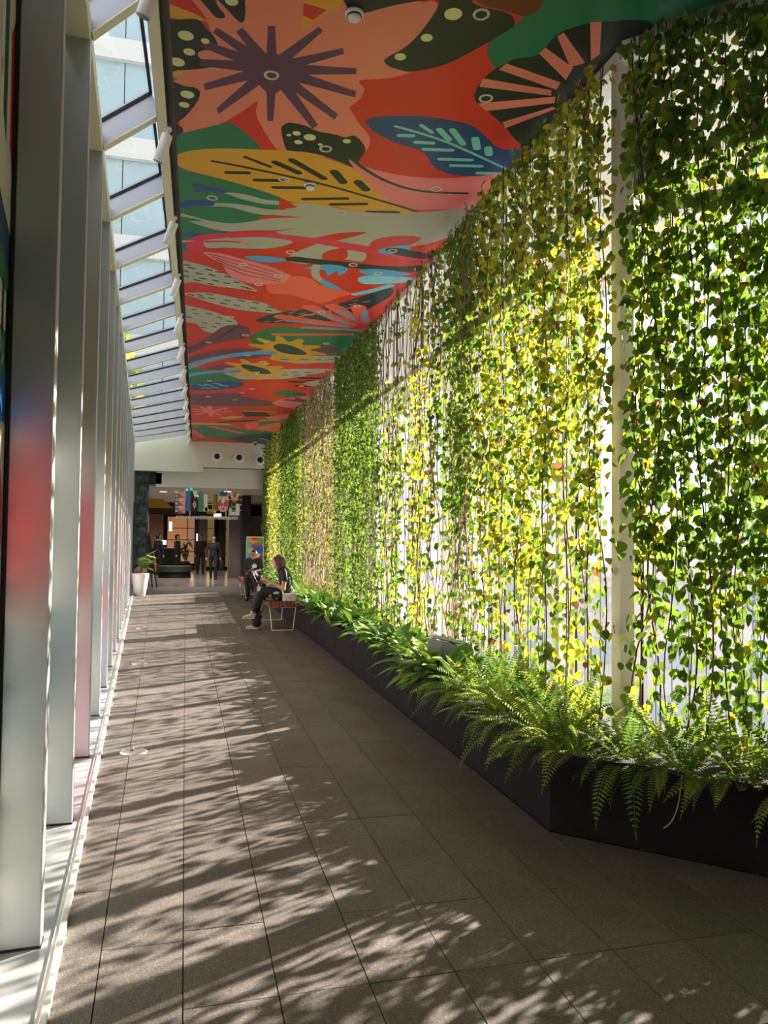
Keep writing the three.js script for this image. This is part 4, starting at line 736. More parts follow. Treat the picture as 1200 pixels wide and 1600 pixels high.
// ---------- ceiling fittings ----------
{
  const rim = mat(lin(0.62, 0.6, 0.5), 0.45), dark = mat(lin(0.03, 0.03, 0.03), 0.4), mid = mat(lin(0.3, 0.29, 0.25), 0.4);
  const ring = new THREE.LatheGeometry([[0.03, 0.012], [0.034, -0.004], [0.044, -0.006], [0.048, 0.0], [0.048, 0.004]].map((p) => new THREE.Vector2(...p)), 20), well = new THREE.LatheGeometry([[0.0, 0.012], [0.02, 0.012], [0.034, -0.002]].map((p) => new THREE.Vector2(...p)), 16), lens = new THREE.CylinderGeometry(0.014, 0.014, 0.004, 12).translate(0, 0.002, 0);
  const spots = [[0.47, 4.76, 'at the centre of the purple flower'], [0.96, 5.57, 'on the dark pod below the purple flower'], [1.53, 3.89, 'on the dark shape beside the green'], [1.86, 4.64, 'on the striped pink fan'], [1.96, 5.97, 'on the pink band below the blue leaf'], [0.72, 6.14, 'on the yellow leaf'], [0.17, 6.65, 'on the green beside the blue strokes'], [1.29, 6.64, 'on the grey area by the yellow leaf'], [0.98, 7.71, 'between the grey and red shapes'], [0.54, 8.2, 'on the narrow end of the pink bulb'], [0.94, 8.45, 'on the wide end of the pink bulb'], [0.76, 8.8, 'below the pink bulb'], [1.67, 7.89, 'on the black bar by the blue flower'], [0.47, 8.95, 'on the first speckled grey leaf'], [0.72, 9.64, 'on the second speckled grey leaf'], [1.64, 9.68, 'on the red spikes over navy'], [0.52, 10.24, 'on the third speckled grey leaf'], [1.97, 7.39, 'on the red blossom near the vines'], [1.99, 8.07, 'on the pale blue petals'], [2.02, 9.29, 'on the navy leaf near the vines'], [0.28, 11.66, 'on the left end of the plum leaf'], [0.78, 11.09, 'on the tip of the plum leaf'], [0.91, 12.31, 'on the blue stalk'], [1.11, 11.38, 'on the near yellow gear flower'], [1.98, 11.23, 'on the green beside the gear flower'], [1.26, 12.82, 'between the two gear flowers'], [0.38, 14.55, 'above the blue oval leaf'], [1.06, 15.59, 'on the plum band'], [1.2, 15.09, 'on the red above the plum band'], [0.41, 16.19, 'at the left of the plum band'], [0.96, 16.4, 'below the plum band'], [2.09, 14.52, 'beside the black spikes']];
  for (const [x, s, where] of spots) { const t = thing('downlight', `round recessed downlight ${where}`, 'downlight', [x, CEIL, -s], 0, 'downlights in the painted ceiling'); part(t, 'rim', ring, rim); part(t, 'reflector', well, mid); part(t, 'lens', lens, dark); }
  [[0.94, 6.17, 'white smoke detector on the yellow leaf'], [1.16, 13.53, 'white smoke detector on the far gear flower'], [0.85, 4.06, 'white round detector beside the purple flower']].forEach(([x, s, l], i) => { const t = thing('smoke_detector', l, 'detector', [x, CEIL, -s], 0, 'detectors on the ceiling'); t.scale.setScalar(0.75); part(t, 'base', new THREE.LatheGeometry([[0, 0], [0.07, 0], [0.07, -0.02], [0.055, -0.028]].map((p) => new THREE.Vector2(...p)), 20), M.whitePaint); part(t, 'sensor', new THREE.LatheGeometry([[0.05, -0.026], [0.048, -0.05], [0.03, -0.062], [0, -0.064]].map((p) => new THREE.Vector2(...p)), 20), M.whitePaint); part(t, 'slot_ring', new THREE.TorusGeometry(0.05, 0.006, 6, 20).rotateX(Math.PI / 2).translate(0, -0.034, 0), dark); });
  { const t = thing('dome_camera', 'small white dome camera under the far ceiling', 'camera', [2.0, CEIL, -23.5]); part(t, 'base', new THREE.CylinderGeometry(0.06, 0.07, 0.05, 16).translate(0, -0.025, 0), M.whitePaint); part(t, 'dome', new THREE.SphereGeometry(0.05, 14, 10, 0, 6.3, 1.57, 1.57).translate(0, -0.05, 0), M.black); }
  // spotlights on the ceiling edge
  const can = new THREE.LatheGeometry([[0, 0.1], [0.03, 0.1], [0.038, 0.092], [0.038, -0.1], [0.034, -0.1], [0.032, -0.06], [0, -0.055]].map((p) => new THREE.Vector2(...p)), 18), lensG = new THREE.CylinderGeometry(0.031, 0.031, 0.006, 14).translate(0, -0.062, 0);
  for (let i = 0; i < 13; i++) {
    const s = 4.02 + 1.56 * i; if (s > 23.6) break;
    const t = thing('track_spotlight', `white cylinder spotlight on the ceiling edge, ${ord(i)} from the purple flower`, 'spotlight', [XC(s) - 0.05, 4.37, -s], 0, 'spotlights along the ceiling edge');
    part(t, 'bracket', merge([rod(V(0, 0.03, 0), V(0, -0.07, 0), 0.009), rbox(0.04, 0.014, 0.06, 0, 0.02, 0, 0.003)]), M.whitePaint);
    const c = part(t, 'housing', can, M.whitePaint); c.position.set(-0.035, -0.13, 0.02); c.rotation.set(0.25, 0, -0.32);
    part(c, 'lens', lensG, M.gasket);
  }
}
// ---------- floor boxes ----------
[[-0.32, 5.67, 'silver round floor box cover nearest the viewer'], [-0.5, 9.56, 'silver round floor box cover, second along the mural wall'], [-0.66, 13.2, 'silver round floor box cover, third along the mural wall']].forEach(([x, s, l]) => {
  const t = thing('floor_box', l, 'floor box', [x, 0.001, -s], 0.4, 'floor box covers');
  part(t, 'cover', new THREE.LatheGeometry([[0, 0.02], [0.05, 0.02], [0.085, 0.008], [0.092, 0]].map((p) => new THREE.Vector2(...p)), 28), M.steel);
  part(t, 'hinge', rbox(0.06, 0.012, 0.02, 0.03, 0.023, 0, 0.003), M.steel); part(t, 'finger_hole', new THREE.CylinderGeometry(0.014, 0.014, 0.008, 14).translate(-0.02, 0.019, 0.03), M.black);
  part(t, 'flap', rbox(0.05, 0.014, 0.05, 0.045, 0.024, -0.02, 0.004).rotateX(-0.25), M.whitePaint);
});
// ---------- benches ----------
function bench(label, x0, z0, L) {
  const t = thing('bench', label, 'bench', [x0, 0, z0], 0, 'slatted benches by the planter'), W = 0.48, n = 8, w = W / n, wood = mat(0xffffff, 0.55, { map: woodTex });
  for (let i = 0; i < n; i++) part(t, 'slat', rbox(w - 0.012, 0.09, L, (i + 0.5) * w, 0.425, -L / 2, 0.005), wood);
  part(t, 'batten', merge([span(0.01, W - 0.01, 0.37, 0.385, -0.25, -0.3), span(0.01, W - 0.01, 0.37, 0.385, -L + 0.25, -L + 0.3)]), M.black);
  for (const z of [-0.06, -L + 0.1]) part(t, 'leg_frame', merge([rod(V(0.03, 0.38, z), V(0.07, 0.008, z), 0.009), rod(V(W - 0.03, 0.38, z), V(W - 0.07, 0.008, z), 0.009), rod(V(0.07, 0.009, z), V(W - 0.07, 0.009, z), 0.009), rod(V(0.03, 0.375, z), V(W - 0.03, 0.375, z), 0.009)]), M.whitePaint);
  return t;
}
const woodTex = noiseTexture(128, (x, y, f, c) => { const g = 0.8 + 0.25 * Math.sin(40 * x + 9 * c) * 0.4 + 0.08 * f; return [0.62 * g, 0.34 * g, 0.2 * g]; });
bench('brown slatted bench on white legs under the person with the white handbag', 1.31, -12.45, 1.75);
bench('brown slatted bench on white legs under the farther sitting person', 1.36, -18.6, 1.9);

// ---------- people ----------
function smin(a, b, k) { const h = Math.max(0, Math.min(1, 0.5 + 0.5 * (b - a) / k)); return b + (a - b) * h - k * h * (1 - h); }
function capDist(p, q) { // tapered capsule
  const [ax, ay, az] = q.a, bx = q.b[0] - ax, by = q.b[1] - ay, bz = q.b[2] - az, px = p[0] - ax, py = p[1] - ay, pz = p[2] - az, t = Math.max(0, Math.min(1, (px * bx + py * by + pz * bz) / (bx * bx + by * by + bz * bz + 1e-9)));
  return Math.hypot((px - t * bx) / (q.sx ?? 1), py - t * by, (pz - t * bz) / (q.sz ?? 1)) - (q.ra + (q.rb - q.ra) * t);
}
const bodyMat = mat(0xffffff, 0.75, { vertexColors: true });
function blob(bones, cell, k = 0.03, paint) {
  const lo = [1e9, 1e9, 1e9], hi = [-1e9, -1e9, -1e9]; for (const q of bones) for (const e of [q.a, q.b]) for (let i = 0; i < 3; i++) { const r = Math.max(q.ra, q.rb) * 1.35 + 0.03; lo[i] = Math.min(lo[i], e[i] - r); hi[i] = Math.max(hi[i], e[i] + r); }
  const c = lo.map((v, i) => (v + hi[i]) / 2), R = Math.max(...lo.map((v, i) => (hi[i] - v) / 2)) * 1.06, N = Math.min(150, Math.ceil(2 * R / cell)), mc = new MarchingCubes(N, bodyMat, false, false, 200000), half = N / 2;
  for (let z = 0; z < N; z++) for (let y = 0; y < N; y++) for (let x = 0; x < N; x++) {
    const p = [c[0] + (x - half) / half * R, c[1] + (y - half) / half * R, c[2] + (z - half) / half * R]; let d = 9;
    if (p[0] > lo[0] && p[0] < hi[0] && p[1] > lo[1] && p[1] < hi[1] && p[2] > lo[2] && p[2] < hi[2]) for (const q of bones) d = smin(d, capDist(p, q), q.k ?? k);
    mc.field[x + y * N + z * N * N] = -d;
  }
  mc.isolation = 0; mc.update();
  let g = new THREE.BufferGeometry(); g.setAttribute('position', new THREE.BufferAttribute(Float32Array.from(mc.positionArray.subarray(0, mc.count * 3)), 3)); g.scale(R, R, R).translate(...c); g = mergeVertices(g, 1e-4); g.computeVertexNormals();
  const P = g.attributes.position, col = new Float32Array(P.count * 3);
  for (let i = 0; i < P.count; i++) { const p = [P.getX(i), P.getY(i), P.getZ(i)]; let best = 9, w = null; for (const q of bones) { const d = capDist(p, q); if (d < best) { best = d; w = q.c; } } const cc = (paint && paint(p, w)) || w; col.set(cc, 3 * i); }
  g.setAttribute('color', new THREE.BufferAttribute(col, 3)); return g;
}
const B = (a, b, ra, rb, c, o = {}) => ({ a, b, ra, rb, c, ...o });
const SKIN = [0.52, 0.3, 0.21], BLACK = [0.012, 0.012, 0.014], SHOE = [0.5, 0.45, 0.38];
const skinMat = mat(lin(...SKIN), 0.7), lipMat = mat(lin(0.3, 0.08, 0.07), 0.6);
const hairMat = (r, g, b) => mat(lin(r, g, b), 0.5);
// fingers of one hand: palm from wrist w towards d, fingers curl towards e
function handBones(w, d, side, e, c) {
  const out = [], W = V(...w), D = V(...d).normalize(), S = V(...side).normalize(), E = V(...e).normalize(), A = (v) => v.toArray(), palm = W.clone().addScaledVector(D, 0.085);
  out.push(B(A(W), A(palm), 0.026, 0.03, c, { k: 0.012 }));
  [[-0.03, 0.062], [-0.01, 0.075], [0.011, 0.07], [0.03, 0.055]].forEach(([o, L]) => { const a = palm.clone().addScaledVector(S, o), b = a.clone().addScaledVector(D, L * 0.5).addScaledVector(E, L * 0.15), f = b.clone().addScaledVector(D, L * 0.15).addScaledVector(E, L * 0.45); out.push(B(A(a), A(b), 0.01, 0.009, c, { k: 0.006 }), B(A(b), A(f), 0.009, 0.007, c, { k: 0.004 })); });
  const a = W.clone().addScaledVector(D, 0.035).addScaledVector(S, -0.025), b = a.clone().addScaledVector(D, 0.035).addScaledVector(S, -0.03).addScaledVector(E, 0.015), f = b.clone().addScaledVector(D, 0.03).addScaledVector(E, 0.01); out.push(B(A(a), A(b), 0.012, 0.01, c, { k: 0.008 }), B(A(b), A(f), 0.01, 0.008, c, { k: 0.004 }));
  return out;
}
{ // woman on the near bench, side on, looking at her phone, legs crossed (local: faces -x, y up, seat at x 0)
  const t = thing('person', 'person in black t-shirt and black-and-white patterned trousers sitting with a phone', 'person', [1.6, 0, -12.78], 0);
  const TEE = [0.016, 0.015, 0.016], TR = [0.014, 0.014, 0.015], WH = [0.5, 0.49, 0.46];
  const bones = [
    B([0.07, 0.55, 0], [0.05, 0.62, 0], 0.13, 0.125, TR, { sz: 1.25 }), B([0.05, 0.64, 0], [0.02, 0.82, 0], 0.1, 0.105, TEE, { sz: 1.3 }), B([0.02, 0.82, 0], [-0.02, 0.95, 0], 0.1, 0.085, TEE, { sz: 1.45 }),
    B([-0.03, 0.95, -0.14], [-0.03, 0.95, 0.14], 0.05, 0.05, TEE), B([-0.04, 0.96, 0], [-0.09, 1.03, 0], 0.045, 0.042, SKIN),
    B([-0.11, 1.05, 0], [-0.13, 1.1, 0], 0.068, 0.085, SKIN, { sz: 0.9 }), B([-0.185, 1.05, 0], [-0.19, 1.04, 0], 0.025, 0.02, SKIN, { k: 0.02 }),
  ];
  // near arm (towards the viewer) and far arm
  for (const s of [1, -1]) bones.push(B([-0.03, 0.94, 0.17 * s], [-0.02, 0.82, 0.19 * s], 0.052, 0.046, TEE), B([-0.02, 0.82, 0.19 * s], [-0.04, 0.67, 0.18 * s], 0.04, 0.035, SKIN), B([-0.04, 0.67, 0.18 * s], [-0.27, 0.79, 0.06 * s], 0.035, 0.025, SKIN), ...handBones([-0.27, 0.79, 0.06 * s], [-0.8, 0.45, -0.3 * s], [0, 0.2, -s], [-0.3, 0.6, -s], SKIN));
  // far leg stands, near leg crosses over it
  bones.push(B([0.03, 0.55, -0.09], [-0.37, 0.52, -0.07], 0.09, 0.07, TR), B([-0.37, 0.52, -0.07], [-0.43, 0.2, -0.06], 0.075, 0.075, TR), B([-0.43, 0.2, -0.06], [-0.44, 0.11, -0.06], 0.08, 0.085, TR));
  bones.push(B([0.03, 0.57, 0.08], [-0.38, 0.63, 0.03], 0.092, 0.075, TR), B([-0.38, 0.63, 0.03], [-0.47, 0.36, -0.0], 0.075, 0.08, TR), B([-0.47, 0.34, 0], [-0.52, 0.26, 0], 0.042, 0.034, SKIN), B([-0.44, 0.12, -0.06], [-0.45, 0.05, -0.06], 0.036, 0.034, SKIN));
  bones.push(B([-0.5, 0.23, 0], [-0.64, 0.2, 0], 0.036, 0.026, SHOE, { k: 0.012 }), B([-0.43, 0.035, -0.06], [-0.58, 0.028, -0.06], 0.034, 0.026, SHOE, { k: 0.012 }));
  const leaf = []; for (let i = 0; i < 42; i++) leaf.push([rr(-0.52, 0.05), rr(0.1, 0.7), rr(-0.16, 0.16), rr(0, 3.1)]);
  part(t, 'body', blob(bones, 0.0115, 0.028, (p, w) => { if (w !== TR) return null; for (const f of leaf) { const dx = p[0] - f[0], dy = p[1] - f[1], dz = p[2] - f[2], c = Math.cos(f[3]), s = Math.sin(f[3]), u = dx * c + dy * s, v = -dx * s + dy * c; if (u * u / 0.002 + v * v / 0.0005 < 1 && Math.abs(dz) < 0.12) return WH; } return null; }), bodyMat);
  part(t, 'hair', blob([B([-0.09, 1.12, 0], [-0.11, 1.115, 0], 0.1, 0.09, [1, 1, 1], { sz: 0.98 }), B([-0.06, 1.09, 0], [-0.05, 0.99, 0], 0.085, 0.06, [1, 1, 1], { sz: 1.1 }), B([-0.09, 1.08, 0.07], [-0.1, 0.96, 0.075], 0.04, 0.025, [1, 1, 1]), B([-0.09, 1.08, -0.07], [-0.1, 0.96, -0.075], 0.04, 0.025, [1, 1, 1])], 0.009, 0.03), hairMat(0.06, 0.02, 0.012));
  part(t, 'face_mask', new THREE.SphereGeometry(0.05, 14, 10).scale(0.75, 0.95, 1.15).rotateZ(0.35).translate(-0.175, 1.04, 0), mat(lin(0.75, 0.76, 0.78), 0.8));
  for (const g of [rbox(0.2, 0.02, 0.075, -0.575, 0.182, 0, 0.008), rbox(0.22, 0.016, 0.075, -0.5, 0.008, -0.06, 0.006)]) part(t, 'shoe_sole', g, mat(lin(0.6, 0.57, 0.5), 0.7));
  const ph = one('smartphone', 'dark phone held by the person in patterned trousers', 'phone', rbox(0.012, 0.14, 0.07, 0, 0, 0, 0.005).rotateZ(-0.75), M.black, [1.6 - 0.395, 0.885, -12.78]);
  const hb = thing('handbag', 'white flap handbag resting on the bench beside the patterned trousers', 'handbag', [1.66, 0.47, -12.55]);
  part(hb, 'body', rbox(0.22, 0.125, 0.075, 0, 0.063, 0, 0.018, 3), mat(lin(0.78, 0.77, 0.76), 0.4)); part(hb, 'flap', rbox(0.224, 0.075, 0.02, 0, 0.09, 0.035, 0.008, 2), mat(lin(0.8, 0.79, 0.78), 0.4)); part(hb, 'clasp', rbox(0.03, 0.022, 0.012, 0, 0.06, 0.047, 0.004), mat(lin(0.8, 0.55, 0.2), 0.25, { metalness: 1 })); part(hb, 'strap', tube([V(-0.1, 0.11, 0), V(-0.12, 0.2, -0.05), V(-0.11, 0.32, -0.12), V(-0.08, 0.46, -0.2)], 0.006, 12, 5), mat(lin(0.75, 0.73, 0.7), 0.5));
  const sc = []; for (let i = 0; i < 5; i++) sc.push(tube([V(-0.09, 0.01 * i, 0.02 * i - 0.04), V(0, 0.03 + 0.012 * i, 0.02 * i - 0.03), V(0.09, 0.005 * i, 0.02 * i - 0.04)], 0.013, 8, 6));
  one('folded_scarf', 'cream folded scarf lying across the patterned trousers', 'scarf', merge(sc), mat(lin(0.62, 0.56, 0.44), 0.9), [1.39, 0.685, -12.7]);
}
{ // second person, facing the viewer, legs crossed
  const t = thing('person', 'person in black hoodie with white print sitting on the farther bench', 'person', [1.62, 0, -18.85], -0.25);
  const H = [0.012, 0.012, 0.014], TR = [0.016, 0.012, 0.014];
  const bones = [B([0, 0.54, -0.05], [0, 0.62, -0.05], 0.125, 0.12, TR, { sx: 1.3 }), B([0, 0.64, -0.04], [0, 0.82, -0.02], 0.115, 0.125, H, { sx: 1.35 }), B([0, 0.82, -0.02], [0, 0.93, 0.0], 0.12, 0.09, H, { sx: 1.45 }), B([-0.13, 0.95, 0], [0.13, 0.95, 0], 0.052, 0.052, H), B([0, 0.96, 0.01], [0, 1.03, 0.03], 0.05, 0.045, SKIN), B([0, 1.04, 0.05], [0, 1.09, 0.045], 0.062, 0.082, SKIN, { sx: 0.88 }), B([0, 1.06, 0.125], [0, 1.05, 0.13], 0.014, 0.014, SKIN, { k: 0.015 })];
  for (const s of [1, -1]) bones.push(B([0.155 * s, 0.93, 0], [0.2 * s, 0.72, 0.02], 0.055, 0.048, H), B([0.2 * s, 0.72, 0.02], [0.05 * s, 0.68, 0.22], 0.05, 0.038, H), ...handBones([0.05 * s, 0.68, 0.22], [-0.5 * s, 0.1, 0.6], [0, 1, 0.1], [-s, 0, 0.2], SKIN));
  bones.push(B([-0.09, 0.55, 0], [-0.1, 0.53, 0.38], 0.09, 0.07, TR), B([-0.1, 0.53, 0.38], [-0.07, 0.13, 0.36], 0.07, 0.055, TR), B([-0.07, 0.14, 0.36], [-0.07, 0.06, 0.36], 0.035, 0.034, SKIN), B([-0.07, 0.04, 0.36], [-0.08, 0.03, 0.48], 0.038, 0.03, H));
  bones.push(B([0.09, 0.57, 0], [-0.02, 0.64, 0.36], 0.09, 0.075, TR), B([-0.02, 0.64, 0.36], [0.13, 0.4, 0.43], 0.068, 0.055, TR), B([0.13, 0.4, 0.43], [0.19, 0.3, 0.44], 0.036, 0.033, SKIN), B([0.19, 0.28, 0.44], [0.26, 0.26, 0.53], 0.038, 0.03, H));
  part(t, 'body', blob(bones, 0.0125, 0.028), bodyMat);
  part(t, 'hair', blob([B([0, 1.125, 0.005], [0, 1.145, 0.04], 0.086, 0.062, [1, 1, 1], { sx: 0.92 }), B([0, 1.08, -0.01], [0, 1.03, 0], 0.076, 0.05, [1, 1, 1])], 0.009, 0.02), hairMat(0.012, 0.01, 0.01));
  part(t, 'glasses', merge([new THREE.TorusGeometry(0.026, 0.004, 5, 14).translate(-0.033, 1.095, 0.125), new THREE.TorusGeometry(0.026, 0.004, 5, 14).translate(0.033, 1.095, 0.125), rod(V(-0.008, 1.095, 0.128), V(0.008, 1.095, 0.128), 0.003)]), M.black);
  part(t, 'chest_print', (() => { const s = new THREE.Shape(); s.moveTo(-0.05, -0.06); s.lineTo(0.05, -0.06); s.lineTo(0.06, 0.02); s.lineTo(0.035, 0); s.lineTo(0.02, 0.06); s.lineTo(0, 0.01); s.lineTo(-0.025, 0.06); s.lineTo(-0.03, 0); s.lineTo(-0.06, 0.02); return new THREE.ExtrudeGeometry(s, { depth: 0.012, bevelEnabled: false }).rotateX(-0.1).translate(0.03, 0.83, 0.105); })(), mat(lin(0.75, 0.75, 0.76), 0.8));
  for (const s of [-1, 1]) part(t, 'ear', new THREE.SphereGeometry(0.022, 8, 6).scale(0.45, 1, 0.7).translate(0.073 * s, 1.075, 0.035), skinMat);
  part(t, 'mouth', rbox(0.04, 0.008, 0.008, 0, 1.025, 0.112, 0.003), lipMat);
  one('smartphone', 'pale phone held by the person in the black hoodie', 'phone', rbox(0.07, 0.012, 0.13, 0, 0, 0, 0.005).rotateX(-0.6), mat(lin(0.4, 0.4, 0.42), 0.4), [1.55, 0.735, -18.5]);
}
function walker(label, x, z, turn, h, top, legs, stride, bag) { // standing or walking adult, faces +z before the turn
  const k = h / 1.72, t = thing('person', label, 'person', [x, 0, z], turn), Q = (...p) => p.map((v) => v * k);
  const bones = [B(Q(0, 0.92, 0), Q(0, 1.0, 0), 0.12 * k, 0.12 * k, legs, { sx: 1.25 }), B(Q(0, 1.02, 0), Q(0, 1.25, 0), 0.115 * k, 0.125 * k, top, { sx: 1.3 }), B(Q(0, 1.25, 0), Q(0, 1.36, 0), 0.12 * k, 0.09 * k, top, { sx: 1.5 }), B(Q(-0.15, 1.39, 0), Q(0.15, 1.39, 0), 0.055 * k, 0.055 * k, top), B(Q(0, 1.41, 0), Q(0, 1.5, 0.01), 0.05 * k, 0.045 * k, SKIN), B(Q(0, 1.55, 0.03), Q(0, 1.61, 0.02), 0.065 * k, 0.085 * k, SKIN, { sx: 0.86 }), B(Q(0, 1.56, 0.11), Q(0, 1.55, 0.115), 0.014, 0.014, SKIN, { k: 0.015 })];
  for (const s of [1, -1]) {
    const sw = s * stride * 0.5; bones.push(B(Q(0.19 * s, 1.37, 0), Q(0.25 * s, 1.12, -sw * 0.3), 0.06 * k, 0.05 * k, top), B(Q(0.25 * s, 1.12, -sw * 0.3), Q(0.26 * s, 0.88, 0.05 - sw * 0.3), 0.048 * k, 0.036 * k, top), ...handBones(Q(0.26 * s, 0.87, 0.05 - sw * 0.3), [0, -1, 0.1], [0, 0, s], [-s, -0.2, 0], SKIN));
    bones.push(B(Q(0.09 * s, 0.9, 0), Q(0.1 * s, 0.5, 0.05 + sw * 0.5), 0.092 * k, 0.066 * k, legs), B(Q(0.1 * s, 0.5, 0.05 + sw * 0.5), Q(0.1 * s, 0.09, sw), 0.066 * k, 0.048 * k, legs), B(Q(0.1 * s, 0.045, sw - 0.03), Q(0.11 * s, 0.035, sw + 0.13), 0.042 * k, 0.032 * k, BLACK));
  }
  part(t, 'body', blob(bones, 0.02, 0.03), bodyMat);
  part(t, 'hair', blob([B(Q(0, 1.645, -0.015), Q(0, 1.66, 0.02), 0.086 * k, 0.07 * k, [1, 1, 1], { sx: 0.92 }), B(Q(0, 1.6, -0.035), Q(0, 1.54, -0.025), 0.078 * k, 0.06 * k, [1, 1, 1])], 0.01, 0.02), hairMat(0.012, 0.01, 0.01));
  for (const s of [-1, 1]) { part(t, 'eye', new THREE.SphereGeometry(0.009 * k, 8, 6).translate(0.03 * s * k, 1.595 * k, 0.098 * k), M.black); part(t, 'ear', new THREE.SphereGeometry(0.022 * k, 8, 6).scale(0.45, 1, 0.7).translate(0.074 * s * k, 1.58 * k, 0.02 * k), skinMat); }
  part(t, 'mouth', rbox(0.04 * k, 0.008 * k, 0.008, 0, 1.53 * k, 0.096 * k, 0.003), lipMat);
  return t;
}
walker('person in dark jacket walking towards the corridor with a black bag', 0.98, -27.9, -0.12, 1.58, [0.012, 0.012, 0.015], [0.013, 0.013, 0.015], 0.3);
{ const t = thing('shoulder_bag', 'black bag carried by the walking person', 'bag', [1.26, 0.38, -27.85]); part(t, 'body', rbox(0.12, 0.28, 0.26, 0, 0.14, 0, 0.03, 2), M.black); part(t, 'handle', new THREE.TorusGeometry(0.08, 0.008, 6, 16, Math.PI).rotateY(Math.PI / 2).translate(0, 0.27, 0), M.black); }
walker('person in dark red top farther back in the mall', 0.62, -32.2, 0.2, 1.6, [0.05, 0.012, 0.012], [0.012, 0.012, 0.016], 0.1);
walker('person in black standing at the counter beside the kiosk', -0.3, -31.5, 1.2, 1.6, [0.014, 0.014, 0.016], [0.012, 0.012, 0.014], 0.1);
walker('person in black behind the easel', -1.0, -31.0, 2.2, 1.62, [0.014, 0.012, 0.014], [0.012, 0.012, 0.014], 0.1);

// ---------- the mall beyond the opening ----------
const mall = structGroup('door_1', 'wide opening into the dim mall hall with polished floor');
{
  const z0 = -END - 0.1, z1 = -38, warm = mat(lin(0.34, 0.2, 0.13), 0.4), dark = mat(lin(0.03, 0.026, 0.026), 0.5), taupe = mat(lin(0.2, 0.165, 0.15), 0.45);
  const stone = mat(0xffffff, 0.16, { map: noiseTexture(128, (x, y, f, c) => { const k = 0.52 + 0.12 * (c - 0.5) + 0.02 * f; return [k, k * 0.98, k * 0.95]; }) });
  for (let i = 0; i < 7; i++) for (let j = 0; j < 12; j++) part(mall, 'floor_slab', tileGeo['m'] ??= metreUV(box(1.196, 0.02, 1.196, 0, -0.01, 0), 0.7), stone).position.set(-3.0 + i * 1.2, 0.0, -24.6 - j * 1.2);
  part(mall, 'floor_base', span(-6, 6, -0.3, -0.015, z0, z1), dark);
  part(mall, 'hall_ceiling', span(-6, 6, 3.04, 3.2, -END - 0.8, z1), mat(lin(0.76, 0.72, 0.69), 0.7));
  part(mall, 'hall_roof', span(-6, 6, 3.2, 4.9, -END - 0.95, z1), M.concrete);
  part(mall, 'back_wall', span(-6, 6, 0, 3.2, z1 + 0.3, z1), dark);
  part(mall, 'side_wall', span(-6.2, -6, -0.3, 4.9, z0, z1), dark); part(mall, 'side_wall', span(5.8, 6, -0.3, 4.9, z0 - 0.3, z1), dark);
  part(mall, 'side_wall', span(2.7, 6, 0, 4.9, z0 - 0.2, z0 - 0.5), dark); part(mall, 'side_wall', span(-6, -1.75, -0.3, 4.9, z0 + 0.1, z0 - 0.3), M.wall);
  part(mall, 'fascia', span(-5, 2.6, 2.5, 3.04, -35.8, -36.3), mat(lin(0.09, 0.065, 0.06), 0.5));
  // shop fronts: piers and panels
  for (const [a, b, m] of [[-2.1, -1.9, dark], [-1.9, -0.95, warm], [0.42, 0.6, dark], [0.6, 0.95, taupe], [1.5, 1.75, dark], [2.1, 3.4, taupe]]) part(mall, 'shop_panel', rspan(a, b, 0, 2.5, -35.7, -36.1), m);
  part(mall, 'shop_panel', rspan(1.55, 2.0, 0, 3.04, -29.0, -29.5), taupe);
  part(mall, 'shop_panel', rspan(2.0, 2.3, 0, 3.04, -28.4, -28.8), dark);
  part(mall, 'ceiling_fin', new THREE.ExtrudeGeometry(new THREE.Shape([[-2.2, 2.35], [-1.0, 2.35], [-1.75, 3.0], [-2.2, 3.0]].map((p) => new THREE.Vector2(...p))), { depth: 0.1, bevelEnabled: false }).translate(0.5, 0.33, -33), mat(lin(0.8, 0.5, 0.05), 0.5));
}
